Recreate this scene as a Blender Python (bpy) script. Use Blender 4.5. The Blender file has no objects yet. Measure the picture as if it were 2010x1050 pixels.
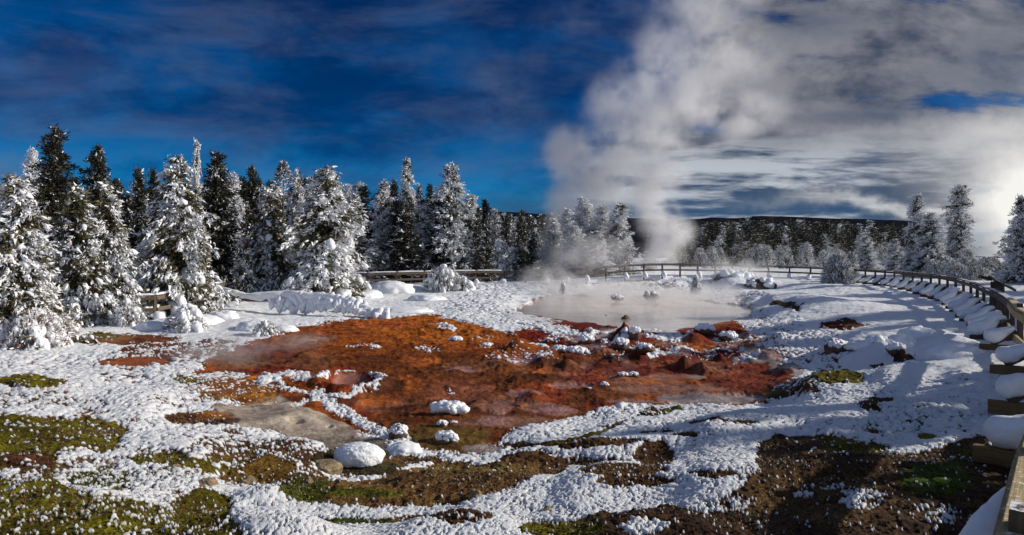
import bpy, bmesh, math, random
import numpy as np
from mathutils import Vector, Matrix
R = math.radians
scene = bpy.context.scene
C = scene.collection
rng = np.random.default_rng(7)
random.seed(7)

# ------------------------------------------------------------------ camera
EYE, F, CX, HY = 3.0, 1250.0, 1005.0, 505.0      # eye height, focal length in photo pixels, horizon row
cam = bpy.data.cameras.new('camera')
co = bpy.data.objects.new('camera', cam); C.objects.link(co)
co.location = (0, 0, EYE); co.rotation_euler = (R(90), 0, 0)
cam.sensor_width = 36; cam.lens = 36*F/2010
cam.shift_y = -(525-HY)/2010
cam.clip_start = 0.05; cam.clip_end = 9000
scene.camera = co
scene.view_settings.view_transform = 'Standard'
scene.view_settings.look = 'None'
scene.view_settings.exposure = -0.1
scene.view_settings.gamma = 1
scene.cycles.max_bounces = 6; scene.cycles.volume_bounces = 3
scene.cycles.diffuse_bounces = 3; scene.cycles.transparent_max_bounces = 8
scene.cycles.volume_max_steps = 256
scene.cycles.use_denoising = True

# ------------------------------------------------------------------ sun and sky
SUN_AZ, SUN_EL = 86.0, 24.0                       # azimuth to the right of the view direction
sd = Vector((math.sin(R(SUN_AZ))*math.cos(R(SUN_EL)), math.cos(R(SUN_AZ))*math.cos(R(SUN_EL)), math.sin(R(SUN_EL))))
sl = bpy.data.lights.new('sun', 'SUN'); sl.energy = 5.0; sl.angle = R(0.6); sl.color = (1.0, .93, .82)
so = bpy.data.objects.new('sun', sl); C.objects.link(so)
so.rotation_euler = (-sd).to_track_quat('-Z', 'Y').to_euler(); so.location = sd*100

class NT:
    """tiny expression builder for shader node trees"""
    def __init__(s, tree): s.t = tree; s.t.nodes.clear()
    def n(s, typ, **kw):
        nd = s.t.nodes.new(typ)
        for k, v in kw.items(): setattr(nd, k, v)
        return nd
    def link(s, a, b): s.t.links.new(a, b)
    def setin(s, sock, v):
        if isinstance(v, bpy.types.NodeSocket): s.link(v, sock)
        else: sock.default_value = v
    def m(s, op, a, b=0.0, c=0.0, clamp=False):
        nd = s.n('ShaderNodeMath', operation=op); nd.use_clamp = clamp
        s.setin(nd.inputs[0], a); s.setin(nd.inputs[1], b); s.setin(nd.inputs[2], c)
        return nd.outputs[0]
    def ss(s, x, lo, hi, a=0.0, b=1.0):
        nd = s.n('ShaderNodeMapRange', interpolation_type='SMOOTHSTEP')
        s.setin(nd.inputs[0], x); s.setin(nd.inputs[1], lo); s.setin(nd.inputs[2], hi)
        s.setin(nd.inputs[3], a); s.setin(nd.inputs[4], b); return nd.outputs[0]
    def comb(s, x, y, z=0.0):
        nd = s.n('ShaderNodeCombineXYZ')
        for i, v in enumerate((x, y, z)): s.setin(nd.inputs[i], v)
        return nd.outputs[0]
    def noise(s, vec, scale=1.0, detail=4.0, rough=.55, dist=0.0, col=False):
        nd = s.n('ShaderNodeTexNoise'); s.setin(nd.inputs['Vector'], vec)
        nd.inputs['Scale'].default_value = scale; nd.inputs['Detail'].default_value = detail
        nd.inputs['Roughness'].default_value = rough; nd.inputs['Distortion'].default_value = dist
        return nd.outputs['Color'] if col else nd.outputs['Fac']
    def mix(s, f, a, b, mode='MIX'):
        nd = s.n('ShaderNodeMix', data_type='RGBA', blend_type=mode)
        s.setin(nd.inputs[0], f)
        for i, v in ((6, a), (7, b)):
            if isinstance(v, tuple) and len(v) == 3: v = (*v, 1)
            s.setin(nd.inputs[i], v)
        return nd.outputs[2]

def build_world():
    w = bpy.data.worlds.new('World'); scene.world = w; w.use_nodes = True
    t = NT(w.node_tree)
    sky = t.n('ShaderNodeTexSky', sky_type='NISHITA'); sky.sun_disc = False
    sky.sun_elevation = R(SUN_EL); sky.sun_rotation = R(SUN_AZ)
    sky.altitude = 2000; sky.air_density = 1.0; sky.dust_density = .6; sky.ozone_density = 3.0
    hs = t.n('ShaderNodeHueSaturation'); hs.inputs['Saturation'].default_value = 1.25
    t.link(sky.outputs[0], hs.inputs['Color'])
    blue = t.mix(1.0, hs.outputs[0], (.012, .38, .60), 'MULTIPLY')
    tc = t.n('ShaderNodeTexCoord')
    sp = t.n('ShaderNodeSeparateXYZ'); t.link(tc.outputs['Generated'], sp.inputs[0])
    X, Y, Z = sp.outputs
    yy = t.m('MAXIMUM', Y, .2)
    U = t.m('MULTIPLY', t.m('DIVIDE', X, yy), 1.25)      # 0 straight ahead
    V = t.m('MULTIPLY', t.m('DIVIDE', Z, yy), 1.25)
    vec = t.comb(U, V, 0.0)
    def P(px): return (px-CX)/1000
    def Q(py): return (HY-py)/1000
    wob = t.noise(vec, 3.5, 5, .6)
    wobc = t.m('SUBTRACT', wob, .5)
    wob2 = t.m('SUBTRACT', t.noise(t.comb(t.m('ADD', U, 7.3), V, 2.0), 4.0, 5, .6), .5)
    Uw = t.m('ADD', U, t.m('MULTIPLY', wobc, .22)); Vw = t.m('ADD', V, t.m('MULTIPLY', wob2, .18))
    def blob(px, py, sx, sy, amp=1.0, rot=0.0):
        dx = t.m('SUBTRACT', Uw, P(px)); dy = t.m('SUBTRACT', Vw, Q(py))
        if rot:
            c_, s_ = math.cos(R(rot)), math.sin(R(rot))
            ax = t.m('ADD', t.m('MULTIPLY', dx, c_), t.m('MULTIPLY', dy, s_))
            ay = t.m('SUBTRACT', t.m('MULTIPLY', dy, c_), t.m('MULTIPLY', dx, s_)); dx, dy = ax, ay
        dx = t.m('DIVIDE', dx, sx/1000); dy = t.m('DIVIDE', dy, sy/1000)
        r2 = t.m('ADD', t.m('MULTIPLY', dx, dx), t.m('MULTIPLY', dy, dy))
        return t.m('MULTIPLY', t.m('EXPONENT', t.m('MULTIPLY', r2, -1.0)), amp)
    # mottled darker and lighter patches of the blue
    mot = t.noise(t.comb(U, t.m('MULTIPLY', V, 2.4), 1.0), 3.2, 5, .6)
    blue = t.mix(t.ss(mot, .38, .62), t.mix(1.0, blue, (.40, .50, .60), 'MULTIPLY'), blue)
    # paler band low over the trees
    low = t.m('MULTIPLY', t.ss(V, .3, .08), .55)
    blue = t.mix(low, blue, t.mix(1.0, blue, (6.0, 1.9, 1.75), 'MULTIPLY'))
    # thin violet grey veils in the blue
    veil = blob(975, 215, 85, 95, .5)
    for a in ((530, 85, 60, 20, .28), (150, 130, 140, 50, .2), (20, 330, 80, 150, .5), (340, 160, 60, 14, .22),
              (1135, 40, 60, 40, .5), (830, 330, 40, 40, .3), (760, 125, 60, 20, .2), (1085, 130, 80, 40, .3), (820, 130, 90, 20, .18), (250, 300, 200, 20, .25), (620, 340, 160, 22, .3)):
        veil = t.m('MAXIMUM', veil, blob(*a))
    veil = t.m('MULTIPLY', veil, t.ss(t.noise(t.comb(U, t.m('MULTIPLY', V, 2.0)), 5, 7, .62), .30, .66), clamp=True)
    K = 10.0                                              # colours below are divided by the background strength
    def col(r, g, b): return (r*K, g*K, b*K)
    thin = t.noise(t.comb(t.m('ADD', U, t.m('MULTIPLY', V, .5)), t.m('MULTIPLY', V, 3.2), 8.0), 3.0, 8, .62, .4)
    veil = t.m('MAXIMUM', veil, t.m('MULTIPLY', t.ss(thin, .42, .72), .30))
    c = t.mix(veil, blue, col(.125, .165, .27))
    # the cloud bank that fills the right half
    edge = t.m('SUBTRACT', Uw, t.m('ADD', .09, t.m('MULTIPLY', Vw, .42)))
    bank = t.ss(edge, -.03, .15)
    n1 = t.noise(t.comb(t.m('ADD', U, 3.0), t.m('MULTIPLY', V, 1.5), .5), 3.6, 8, .6, .3)
    n2 = t.noise(t.comb(t.m('ADD', U, 9.0), t.m('MULTIPLY', V, 3.2), .9), 4.6, 7, .6, .2)
    bank = t.m('MULTIPLY', bank, t.ss(n2, .30, .46))
    gcol = t.mix(t.ss(t.m('ADD', t.m('MULTIPLY', n1, .6), t.m('MULTIPLY', n2, .4)), .38, .60), col(.04, .06, .105), col(.26, .26, .30))
    right = t.m('MULTIPLY', t.ss(t.m('ADD', U, t.m('MULTIPLY', t.m('SUBTRACT', n1, .5), .9)), .45, 1.0), t.ss(V, .55, .22, .30, .85))
    gcol = t.mix(t.m('MULTIPLY', right, .85), gcol, t.mix(t.ss(n1, .3, .6), col(.085, .11, .17), col(.38, .39, .43)))
    c = t.mix(bank, c, gcol)
    # layered flat clouds low on the right
    st = t.noise(t.comb(U, t.m('MULTIPLY', V, 7.0), 4.0), 3.4, 8, .6, .2)
    lay = t.m('MULTIPLY', t.ss(V, .27, .17), t.ss(U, .02, .25))
    scol = t.mix(t.ss(st, .44, .6), col(.045, .085, .16), col(.50, .54, .60))
    c = t.mix(t.m('MULTIPLY', lay, t.ss(U, 1.0, .55, .2, 1.0)), c, scol)
    dk = t.m('MULTIPLY', t.ss(V, .14, .09), t.m('MULTIPLY', t.ss(U, -.15, .05), t.ss(U, .85, .6)))
    dk = t.m('MULTIPLY', dk, t.ss(st, .66, .46))
    c = t.mix(t.m('MULTIPLY', dk, .8), c, col(.035, .095, .20))
    # bright cloud beside the sun on the far right, and broken holes in it
    gl = t.m('MAXIMUM', blob(2040, 400, 120, 110, 1.4), blob(1990, 260, 150, 45, .45))
    gl = t.m('MAXIMUM', gl, blob(1760, 400, 200, 14, .5))
    gl = t.m('MULTIPLY', gl, t.ss(n2, .2, .5, .55, 1.0), clamp=True)
    c = t.mix(gl, c, col(1.0, .98, .94))
    hole = t.m('MULTIPLY', t.m('MAXIMUM', t.m('MAXIMUM', blob(1980, 120, 170, 60, .9), blob(1620, 60, 140, 40, .6, 10)), blob(1720, 215, 140, 28, .9, 14)), t.ss(n1, .4, .55))
    c = t.mix(hole, c, col(.08, .11, .17))
    # unseen overcast added behind the camera to set the ambient fill
    back = t.ss(Y, .15, -.35)
    c = t.mix(back, c, col(.17, .23, .38))
    bg = t.n('ShaderNodeBackground'); t.setin(bg.inputs[0], c); bg.inputs[1].default_value = .1
    out = t.n('ShaderNodeOutputWorld'); t.link(bg.outputs[0], out.inputs[0])
build_world()

# ------------------------------------------------------------------ helpers
def tag(o, label=None, cat=None, group=None, kind=None):
    if label: o['label'] = label
    if cat: o['category'] = cat
    if group: o['group'] = group
    if kind: o['kind'] = kind
    return o
def empty(name, loc, rz=0, sc=(1, 1, 1)):
    o = bpy.data.objects.new(name, None); C.objects.link(o)
    o.location = loc; o.rotation_euler = (0, 0, rz); o.scale = sc; o.empty_display_size = .2
    return o
def mesh_np(name, V, faces, mats, parent=None, smooth=True, midx=None, link=True):
    """faces: list of int arrays (n,k)"""
    me = bpy.data.meshes.new(name)
    V = np.asarray(V, np.float32)
    me.vertices.add(len(V)); me.vertices.foreach_set('co', V.ravel())
    faces = [f for f in faces if len(f)]
    nl = sum(f.size for f in faces); nf = sum(len(f) for f in faces)
    me.loops.add(nl); me.polygons.add(nf)
    me.loops.foreach_set('vertex_index', np.concatenate([f.ravel() for f in faces]).astype(np.int32))
    sizes = np.concatenate([np.full(len(f), f.shape[1]) for f in faces])
    me.polygons.foreach_set('loop_start', (np.cumsum(sizes)-sizes).astype(np.int32))
    for m in (mats if isinstance(mats, (list, tuple)) else [mats]): me.materials.append(m)
    if midx is not None: me.polygons.foreach_set('material_index', midx.astype(np.int32))
    me.polygons.foreach_set('use_smooth', np.full(nf, smooth))
    me.update(calc_edges=True); me.validate()
    if not link: return me
    o = bpy.data.objects.new(name, me); C.objects.link(o)
    if parent: o.parent = parent
    return o
def obj(name, me, parent=None):
    o = bpy.data.objects.new(name, me); C.objects.link(o)
    if parent: o.parent = parent
    return o

# numpy noise
_perm = np.random.default_rng(3).permutation(4096)
def h3(i, j, k=0):
    return _perm[(_perm[(_perm[i & 4095]+j) & 4095]+k) & 4095]/4096.0
def vnoise(x, y, k=0):
    xi = np.floor(x).astype(np.int64); yi = np.floor(y).astype(np.int64)
    fx = x-xi; fy = y-yi
    fx = fx*fx*fx*(fx*(fx*6-15)+10); fy = fy*fy*fy*(fy*(fy*6-15)+10)
    a = h3(xi, yi, k); b = h3(xi+1, yi, k); c = h3(xi, yi+1, k); d = h3(xi+1, yi+1, k)
    return (a*(1-fx)+b*fx)*(1-fy)+(c*(1-fx)+d*fx)*fy
def fbm(x, y, o=4, k=0):
    s = 0; a = .5; n = 0
    for q in range(o):
        s = s+a*vnoise(x*2**q+q*17.3, y*2**q+q*9.1, k+q); n += a; a *= .5
    return s/n*2-1

# ------------------------------------------------------------------ terrain height
# control points (photo column, photo row, height of the ground): turned into world points once
_CT = [(-300,1050,1.1),(0,1050,1.0),(500,1050,.95),(900,1050,.9),(1300,1050,1.0),(1700,1050,1.1),(2000,1050,1.1),(2400,1050,1.1),
 (0,900,.85),(300,900,.75),(550,900,.5),(700,925,.28),(640,985,.55),(850,960,.55),(1000,960,.62),(1200,960,.75),(1500,960,.95),(1800,940,1.05),(2100,900,1.0),
 (0,780,.62),(250,790,.5),(400,810,.3),(1050,900,.4),(1250,860,.45),(1500,850,.7),(1700,850,.85),(1900,830,1.0),
 (-200,700,.5),(0,700,.45),(200,700,.35),(350,740,.3),(520,800,.1),(650,850,.0),(850,895,.05),(950,885,.05),(1100,820,.08),(1300,795,.06),(1480,790,.1),
 (500,720,.15),(700,780,.05),(900,760,.03),(1100,740,.05),(1300,740,.08),(1500,740,.12),(1560,730,.3),(1650,750,.6),(1800,740,.85),(1930,740,1.0),(2050,720,.95),
 (400,665,.25),(600,660,.2),(800,670,.16),(1000,690,.15),(1200,680,.2),(1400,680,.22),(1550,680,.4),(1700,680,.7),(1850,660,.9),(1960,650,.85),(2060,660,.85),
 (0,640,.45),(200,625,.45),(350,612,.45),(600,620,.3),(800,625,.27),(950,640,.27),(1100,630,.22),(1300,630,.22),(1450,625,.24),(1520,610,.55),(1600,600,.8),(1750,610,.85),(1880,600,.88),
 (300,600,.45),(450,588,.55),(700,572,.45),(700,600,.35),(850,585,.45),(950,590,.5),(1050,575,.4),(1200,572,.3),(1400,575,.35),(1480,570,.6),(1550,575,.9),(1650,560,1.05),
 (850,557,.74),(975,556,.85),(1110,553,1.0),(1200,548,1.15),(1300,545,1.25),(1400,546,1.15),(1500,549,1.1),(1600,554,1.05),(1700,562,1.05),(1800,570,1.0),(1900,592,.95)]
_CW = []
for px, py, z in _CT:
    D = F*(EYE-z)/(py-HY); _CW.append(((px-CX)/F*D, D, z))
_CW += [(-60,60,1.2),(-20,75,1.2),(0,90,1.3),(15,80,1.4),(40,75,1.35),(70,70,1.4),(30,50,1.2),(45,40,1.2),(30,25,1.15),(20,14,1.05),(15,5,1.05),(8,2,1.1),(5,0,1.1),(0,0,1.1),(-6,0,1.1),
        (0,-6,1.2),(20,-10,1.3),(-20,-10,1.2),(-20,8,.9),(-30,20,.8),(-45,35,1.0),(90,40,1.5)]
_CW = np.array(_CW)
def lp(x, y):
    yy = y+4.0
    r = np.sqrt(x*x+yy*yy)+1e-6
    return np.arctan2(x, yy)*1.6, np.log(r)
_ca, _cl = lp(_CW[:, 0], _CW[:, 1])
def base_h(x, y):
    x = np.asarray(x, float); y = np.asarray(y, float)
    a, l = lp(x, y); num = 0; den = 0
    for i in range(len(_CW)):
        d2 = (a-_ca[i])**2+(l-_cl[i])**2+.0004
        w = 1/d2**2
        num = num+w*_CW[i, 2]; den = den+w
    z = num/den
    far = np.clip((np.hypot(x, y)-80)/120, 0, 1)
    return z*(1-far)+1.45*far
def unproj(px, py):
    D = F*2.5/(py-HY)
    for _ in range(14):
        z = float(base_h((px-CX)/F*D, D))
        D = .5*D+.5*F*(EYE-z)/(py-HY)
    return (px-CX)/F*D, D
# bumps: (px, py, radius across px, radius along metres, height, kind)
_B = []
def bump(px, py, rx, ry, h, kind='g'):
    x, y = unproj(px, py); _B.append((x, y, rx*y/F, ry, h, kind))
bump(590, 822, 70, .75, .10); bump(545, 800, 40, .4, .05)
bump(540, 791, 14, .14, -.30); bump(580, 830, 14, .12, -.26); bump(646, 838, 6, .06, -.1)
bump(688, 757, 62, .75, .16, 'ring'); bump(688, 757, 40, .5, -.10)
bump(652, 718, 24, .5, .16, 'cone')
bump(1225, 672, 34, 1.0, .75, 'cone'); bump(1190, 690, 40, .8, .10)
bump(1228, 626, 14, .5, .10, 'g')
bump(1030, 690, 45, .8, .18); bump(1125, 712, 22, .4, .14, 'cone'); bump(1060, 750, 55, .5, .10); bump(1090, 745, 30, .3, .08)
bump(885, 762, 18, .28, .07, 'cone'); bump(1022, 803, 17, .25, .09, 'cone'); bump(860, 650, 70, 1.0, .22)
bump(1300, 715, 40, .6, .08); bump(1340, 700, 25, .4, .10, 'cone')
bump(1435, 556, 42, 2.2, .75); bump(1490, 562, 30, 1.8, .5); bump(1280, 578, 18, 1.2, .4); bump(1210, 580, 16, 1.0, .25)
bump(1150,577,40,1.5,.2); bump(1340,583,60,1.5,.25)
bump(1600, 600, 120, 4.5, .35); bump(1560, 590, 70, 2.5, .2)
bump(1870, 690, 62, 1.3, .34); bump(1740, 676, 45, 1.0, .22); bump(1700, 700, 60, .9, .12)
bump(1730, 700, 20, .5, .22); bump(1758, 712, 16, .35, .2); bump(1640, 682, 24, .5, .25); bump(1655, 690, 14, .3, -.2)
bump(1690, 665, 40, .6, .2); bump(1800, 660, 80, 1.0, .12)
bump(1340, 870, 120, .5, .10); bump(1200, 880, 100, .4, .08); bump(1060, 850, 80, .5, .07)
bump(520, 980, 60, .3, .12); bump(500,1000,20,.1,-.1)
bump(560, 1040, 120, .25, .10)
bump(700, 905, 62, .35, -.08)
bump(60, 668, 55, 1.0, .25); bump(340, 640, 60, 1.2, .25); bump(690, 590, 70, 2.0, .3); bump(790,572,60,2.5,.4); bump(600,600,120,2.0,.2); bump(480,640,60,1.5,.25)
_rb = np.random.default_rng(21)
for _ in range(46):
    q_ = _rb.random(5); px_ = 1010+q_[0]*520; py_ = 640+q_[1]*85
    bump(px_, py_, 10+q_[2]*16, .25+.4*q_[3], .06+.14*q_[4], 'cone' if q_[2] > .88 else 'g')
for _ in range(30):
    q_ = _rb.random(5); bump(560+q_[0]*900, 660+q_[1]*150, 16+q_[2]*30, .3+.5*q_[3], .03+.08*q_[4], 'cone' if q_[2] > .6 else 'g')
_B = np.array([b[:5]+({'g': 0, 'ring': 1, 'cone': 2}[b[5]],) for b in _B])
def H(x, y):
    x = np.asarray(x, float); y = np.asarray(y, float)
    z = base_h(x, y); wobb = fbm(x*3.1, y*3.1, 3, 66) if np.size(x) > 1 else 0
    for bx, by, rx, ry, h, k in _B:
        d = np.sqrt(((x-bx)/rx)**2+((y-by)/ry)**2)
        if k == 2 and np.size(x) > 1: d = np.where(d < 4, d*(1+.55*wobb), d)
        if k == 0: z = z+h*np.exp(-d*d*1.4)
        elif k == 1: z = z+h*np.exp(-((d-1)/.28)**2)
        else: z = z+h*np.exp(-d*1.7)
    return z
def h1(x, y): return float(H(np.array([x]), np.array([y]))[0])
def at(px, py):
    x, y = unproj(px, py); return Vector((x, y, h1(x, y)))
def atD(px, D):
    x = (px-CX)/F*D; return Vector((x, D, h1(x, D)))

# ------------------------------------------------------------------ what covers the ground
# zones are outlines on the ground; UV is a flat map of the ground (z = 0 plane), so edges stay where they lie
def uvmap(x, y):
    yy = np.maximum(y, .3)
    return x/yy*F, F*3.0/yy
def zpts(pts):
    o = []
    for px, py in pts:
        x, y = unproj(px, py); u, v = uvmap(x, y); o.append((float(u), float(v)))
    return np.array(o)
def poly_sd(u, v, P):
    d = np.full(u.shape, 1e9); inside = np.zeros(u.shape, bool); n = len(P)
    for i in range(n):
        a = P[i]; b = P[(i+1) % n]
        e = b-a; wx = u-a[0]; wy = v-a[1]
        t = np.clip((wx*e[0]+wy*e[1])/max(e@e, 1e-9), 0, 1)
        d = np.minimum(d, (wx-e[0]*t)**2+((wy-e[1]*t)*1.6)**2)
        c = ((a[1] > v) != (b[1] > v)) & (u < (b[0]-a[0])*(v-a[1])/((b[1]-a[1]) if b[1] != a[1] else 1e-9)+a[0])
        inside ^= c
    return np.where(inside, 1, -1)*np.sqrt(d)
def line_sd(u, v, P, w):
    d = np.full(u.shape, 1e9)
    for i in range(len(P)-1):
        a = P[i]; b = P[i+1]; e = b-a; wx = u-a[0]; wy = v-a[1]
        t = np.clip((wx*e[0]+wy*e[1])/max(e@e, 1e-9), 0, 1)
        d = np.minimum(d, (wx-e[0]*t)**2+((wy-e[1]*t)*1.8)**2)
    return w-np.sqrt(d)
ORANGE=(.33,.085,.012); DKOR=(.17,.050,.010); BRT=(.46,.135,.015); RED=(.17,.017,.007); PINK=(.44,.22,.18)
PGREY=(.46,.38,.36); MUD=(.52,.45,.37); MOSS=(.14,.125,.008); MOSSD=(.06,.07,.01); BRN=(.11,.055,.02); DBRN=(.078,.044,.02); RBRN=(.16,.05,.02); OLV=(.17,.10,.02); BANKC=(.17,.095,.035)
Z = []
def zp(pts, soft=8, cov=None, col=None, wet=None, rough=None, nz=1.0): Z.append(('p', zpts(pts), soft, cov, col, wet, rough, nz, 0))
def ze(px, py, rx, ry, soft=6, cov=None, col=None, wet=None, rough=None, nz=1.0, rot=0):
    c_, s_ = math.cos(R(rot)), math.sin(R(rot))
    pts = []
    for k in range(14):
        a = k/14*2*math.pi; dx, dy = rx*math.cos(a), ry*math.sin(a)
        pts.append((px+dx*c_+dy*s_, min(1300, max(py-dx*s_+dy*c_, 548))))
    zp(pts, soft, cov, col, wet, rough, nz)
def zl(pts, w, soft=6, cov=None, col=None, wet=None, rough=None, nz=1.0): Z.append(('l', zpts(pts), soft, cov, col, wet, rough, nz, w))
# smooth deep snow at the back and right; knobbly thin snow elsewhere (rough = how knobbly)
zp([(-600,1300),(-600,700),(0,690),(520,700),(640,620),(1000,610),(1480,600),(1560,680),(1690,735),(1820,750),(2400,770),(2400,1300)], 20, .87, None, None, .62)
zp([(0,690),(420,700),(520,790),(380,800),(420,860),(250,850),(0,800)], 14, .74, RBRN, None, 1.0)
zp([(960,550),(1030,560),(1010,600),(1000,640),(930,640),(840,620),(880,590)], 8, .84, OLV, None, 1.1)
zp([(1020,545),(1400,550),(1520,575),(1470,600),(1380,580),(1200,572),(1050,580)], 8, .74, (.22,.15,.12), None, 1.0)
# basin
zp([(400,715),(470,680),(560,655),(600,640),(720,628),(860,618),(930,640),(1000,655),(1060,640),(1180,628),(1300,645),(1440,632),(1490,655),(1530,690),(1570,718),(1555,760),(1480,797),(1300,796),(1190,806),(1080,826),(1000,855),(960,884),(880,890),(800,868),(760,850),(560,800),(430,770),(380,740)], 7, 0.0, ORANGE, .25, .5)
zp([(640,690),(900,690),(1080,730),(1260,760),(1240,800),(1050,830),(960,884),(860,880),(760,840),(700,800),(760,760),(640,720)], 22, None, DKOR, None, None)
zp([(420,700),(560,680),(660,700),(640,730),(540,745),(420,740)], 16, None, (.22,.085,.035), None, None)
zp([(700,628),(860,622),(960,652),(980,678),(800,668),(680,645)], 12, None, BRT, None, None)
zp([(1000,655),(1180,630),(1330,640),(1450,640),(1500,680),(1560,720),(1540,760),(1400,740),(1250,700),(1080,685)], 12, None, RED, None, None)
zp([(1420,700),(1500,690),(1560,725),(1545,765),(1440,775),(1380,750)], 12, None, (.22,.045,.018), None, None)
zp([(640,740),(720,735),(760,770),(800,800),(720,810),(600,780)], 10, None, (.30,.055,.012), None, None)
zp([(760,850),(860,830),(960,850),(960,884),(880,890),(800,868)], 8, None, OLV, None, None)
ze(900,770,70,22,10,None,(.30,.10,.045),.4,None); ze(730,785,60,14,10,None,(.38,.13,.06),.5); ze(1010,830,120,14,10,None,(.30,.15,.09),.5)
ze(1130,730,120,16,12,None,(.24,.10,.05),.3); ze(1280,745,80,16,10,None,(.34,.16,.11),.6); ze(1320,765,120,10,8,None,(.32,.15,.10),.6); ze(1060,775,60,20,10,None,(.30,.06,.015)); ze(1150,745,40,14,8,None,(.28,.05,.02))
ze(600,668,60,8,8,None,(.34,.17,.10)); ze(760,640,80,6,6,None,(.42,.10,.03)); ze(930,720,60,8,8,None,(.34,.14,.07),.4)
# pink and grey pools of slurry
for a in ((985,800,26,13),(972,826,32,9),(690,758,44,15),(1430,783,50,8),(1370,790,60,6),(1150,690,45,12),(1290,688,48,11),(1330,693,24,9),(1510,700,32,10),(1545,718,36,9),(1180,662,36,12),(1230,705,60,8),(1100,668,30,7),(1560,730,20,6),(905,728,30,5),(950,880,40,7),(1440,668,40,8),(1480,690,30,8)):
    ze(*a, 5, 0, PINK if a[0] in (985,972,690,1290,1150,1230,1330,1100,905) else PGREY, 1.0, 0, .5)
zp([(1010,612),(1035,590),(1080,577),(1180,574),(1300,574),(1440,582),(1484,600),(1470,622),(1400,640),(1310,652),(1210,645),(1120,634),(1050,622)], 5, 0, PGREY, 1, 0, .7)
POOL = Z[-1][1]
for a in ((1440,786,70,8),(1350,782,60,6),(1250,790,60,5),(1200,722,70,7),(1080,802,50,10),(1480,706,40,9),(1030,775,40,6),(1330,742,50,6),(1120,760,40,5)):
    ze(*a, 4, 0, PINK if a[0] < 1300 else (.40,.33,.32), 1.0, 0, .8)
# bare rims and red crusts
zl([(1060,622),(1110,634),(1170,640)],7,4,0,RED,.2,.6); zl([(1170,632),(1230,634),(1300,640)],7,4,0,(.2,.06,.03),.2,.6)
# grey mud mound
zp([(420,800),(450,790),(545,778),(590,800),(640,815),(700,845),(770,862),(760,876),(640,874),(560,855),(480,838),(430,822)], 5, 0, MUD, .8, .12)
zp([(600,862),(660,850),(770,860),(760,880),(640,880)], 5, 0, (.25,.22,.18), .6, .1)
# left red-brown pools
ze(250,668,110,12,6,.03,RBRN,.4,.6); ze(215,664,50,8,5,.02,(.28,.12,.04),.5); ze(340,690,115,18,8,.25,RBRN,.3,1); ze(265,714,78,8,5,.02,(.36,.10,.02),.6); ze(200,660,40,6,5,.1,MOSS)
ze(430,672,40,6,6,.2,RBRN); ze(380,752,44,10,6,.25,MOSS,None,1); ze(430,740,60,8,8,.5,RBRN); ze(400,822,75,11,5,.05,BRN,None,1); ze(420,812,40,6,4,.05,(.35,.14,.03),.3)
ze(440,770,60,14,10,.1,(.22,.13,.05)); ze(500,775,50,16,8,.05,(.38,.16,.03),.2)
ze(480,760,90,14,10,.3,(.3,.12,.03))
# foreground moss and gravel
ze(62,755,68,11,5,.08,MOSS,None,1); ze(60,790,100,14,12,.55,BRN,None,1); ze(230,738,70,8,10,.6,BRN,None,1)
zp([(-200,830),(30,812),(110,820),(180,815),(255,850),(250,878),(190,900),(130,905),(110,950),(150,980),(-200,1000)], 12, .07, MOSS, None, 1)
zp([(-200,960),(70,960),(180,985),(330,975),(420,1010),(480,1060),(560,1300),(-400,1300)], 16, .14, MOSS, None, 1)
zp([(110,890),(300,880),(430,930),(400,1010),(300,1000),(140,960)], 22, .60, BRN, None, 1)
ze(60,915,55,24,8,.1,(.10,.04,.02),None,1); ze(40,940,60,16,14,.45,BRN,None,1); ze(300,905,40,12,8,.15,MOSS,None,1); ze(200,950,70,30,14,.35,MOSSD)
ze(400,1000,62,34,6,.04,MOSS,None,1); ze(350,905,60,13,8,.12,MOSS,None,1)
zp([(400,862),(450,835),(560,865),(650,890),(660,925),(600,990),(520,975),(420,930),(370,900)], 10, .34, BRN, None, 1)
ze(520,925,70,25,10,.06,OLV,None,1); ze(600,965,60,25,8,.02,MOSSD,None,1); ze(430,915,40,14,8,.2,MOSS,None,1)
zp([(640,940),(740,915),(830,893),(1060,886),(1130,898),(1020,955),(920,985),(700,992),(640,985)], 7, .02, BANKC, None, 1)
ze(700,968,90,10,10,.02,(.10,.11,.01),None,1); ze(930,920,120,12,16,.02,(.22,.15,.05)); ze(690,1020,120,8,6,.1,MOSSD,None,1); ze(860,1015,110,9,6,.12,BRN,None,1)
zl([(660,945),(740,935),(835,912)],11,5,.93,None,None,1.2); zl([(690,935),(750,930)],8,5,.93,None,None,1.2)
zp([(1190,998),(1300,985),(1380,1000),(1490,930),(1480,880),(1540,860),(1640,880),(1760,895),(1900,865),(2000,850),(2200,1300),(1300,1300),(980,1200),(1050,1040)], 8, .03, DBRN, None, 1)
ze(1620,960,160,60,30,.02,(.10,.055,.02),None,1)
ze(1680,882,62,14,8,.06,MOSS,None,1); ze(1640,870,50,10,8,.1,MOSS,None,1); ze(1840,940,70,32,14,.05,(.06,.09,.006),None,1); ze(1100,1035,90,18,10,.05,MOSS,None,1); ze(1900,900,40,16,8,.06,MOSSD); ze(1590,870,40,10,6,.03,DBRN,None,1)
ze(1690,985,40,14,10,.5,None,None,1.2); ze(1265,1030,48,18,8,.75,None,None,1.3); ze(1620,955,60,7,8,.3,None,None,1); ze(1860,1010,60,16,12,.25,None,None,1); ze(1700,965,46,10,8,.45,None,None,1); ze(1575,968,22,5,5,.5); ze(1430,985,60,14,10,.4,None,None,1.2)
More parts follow.
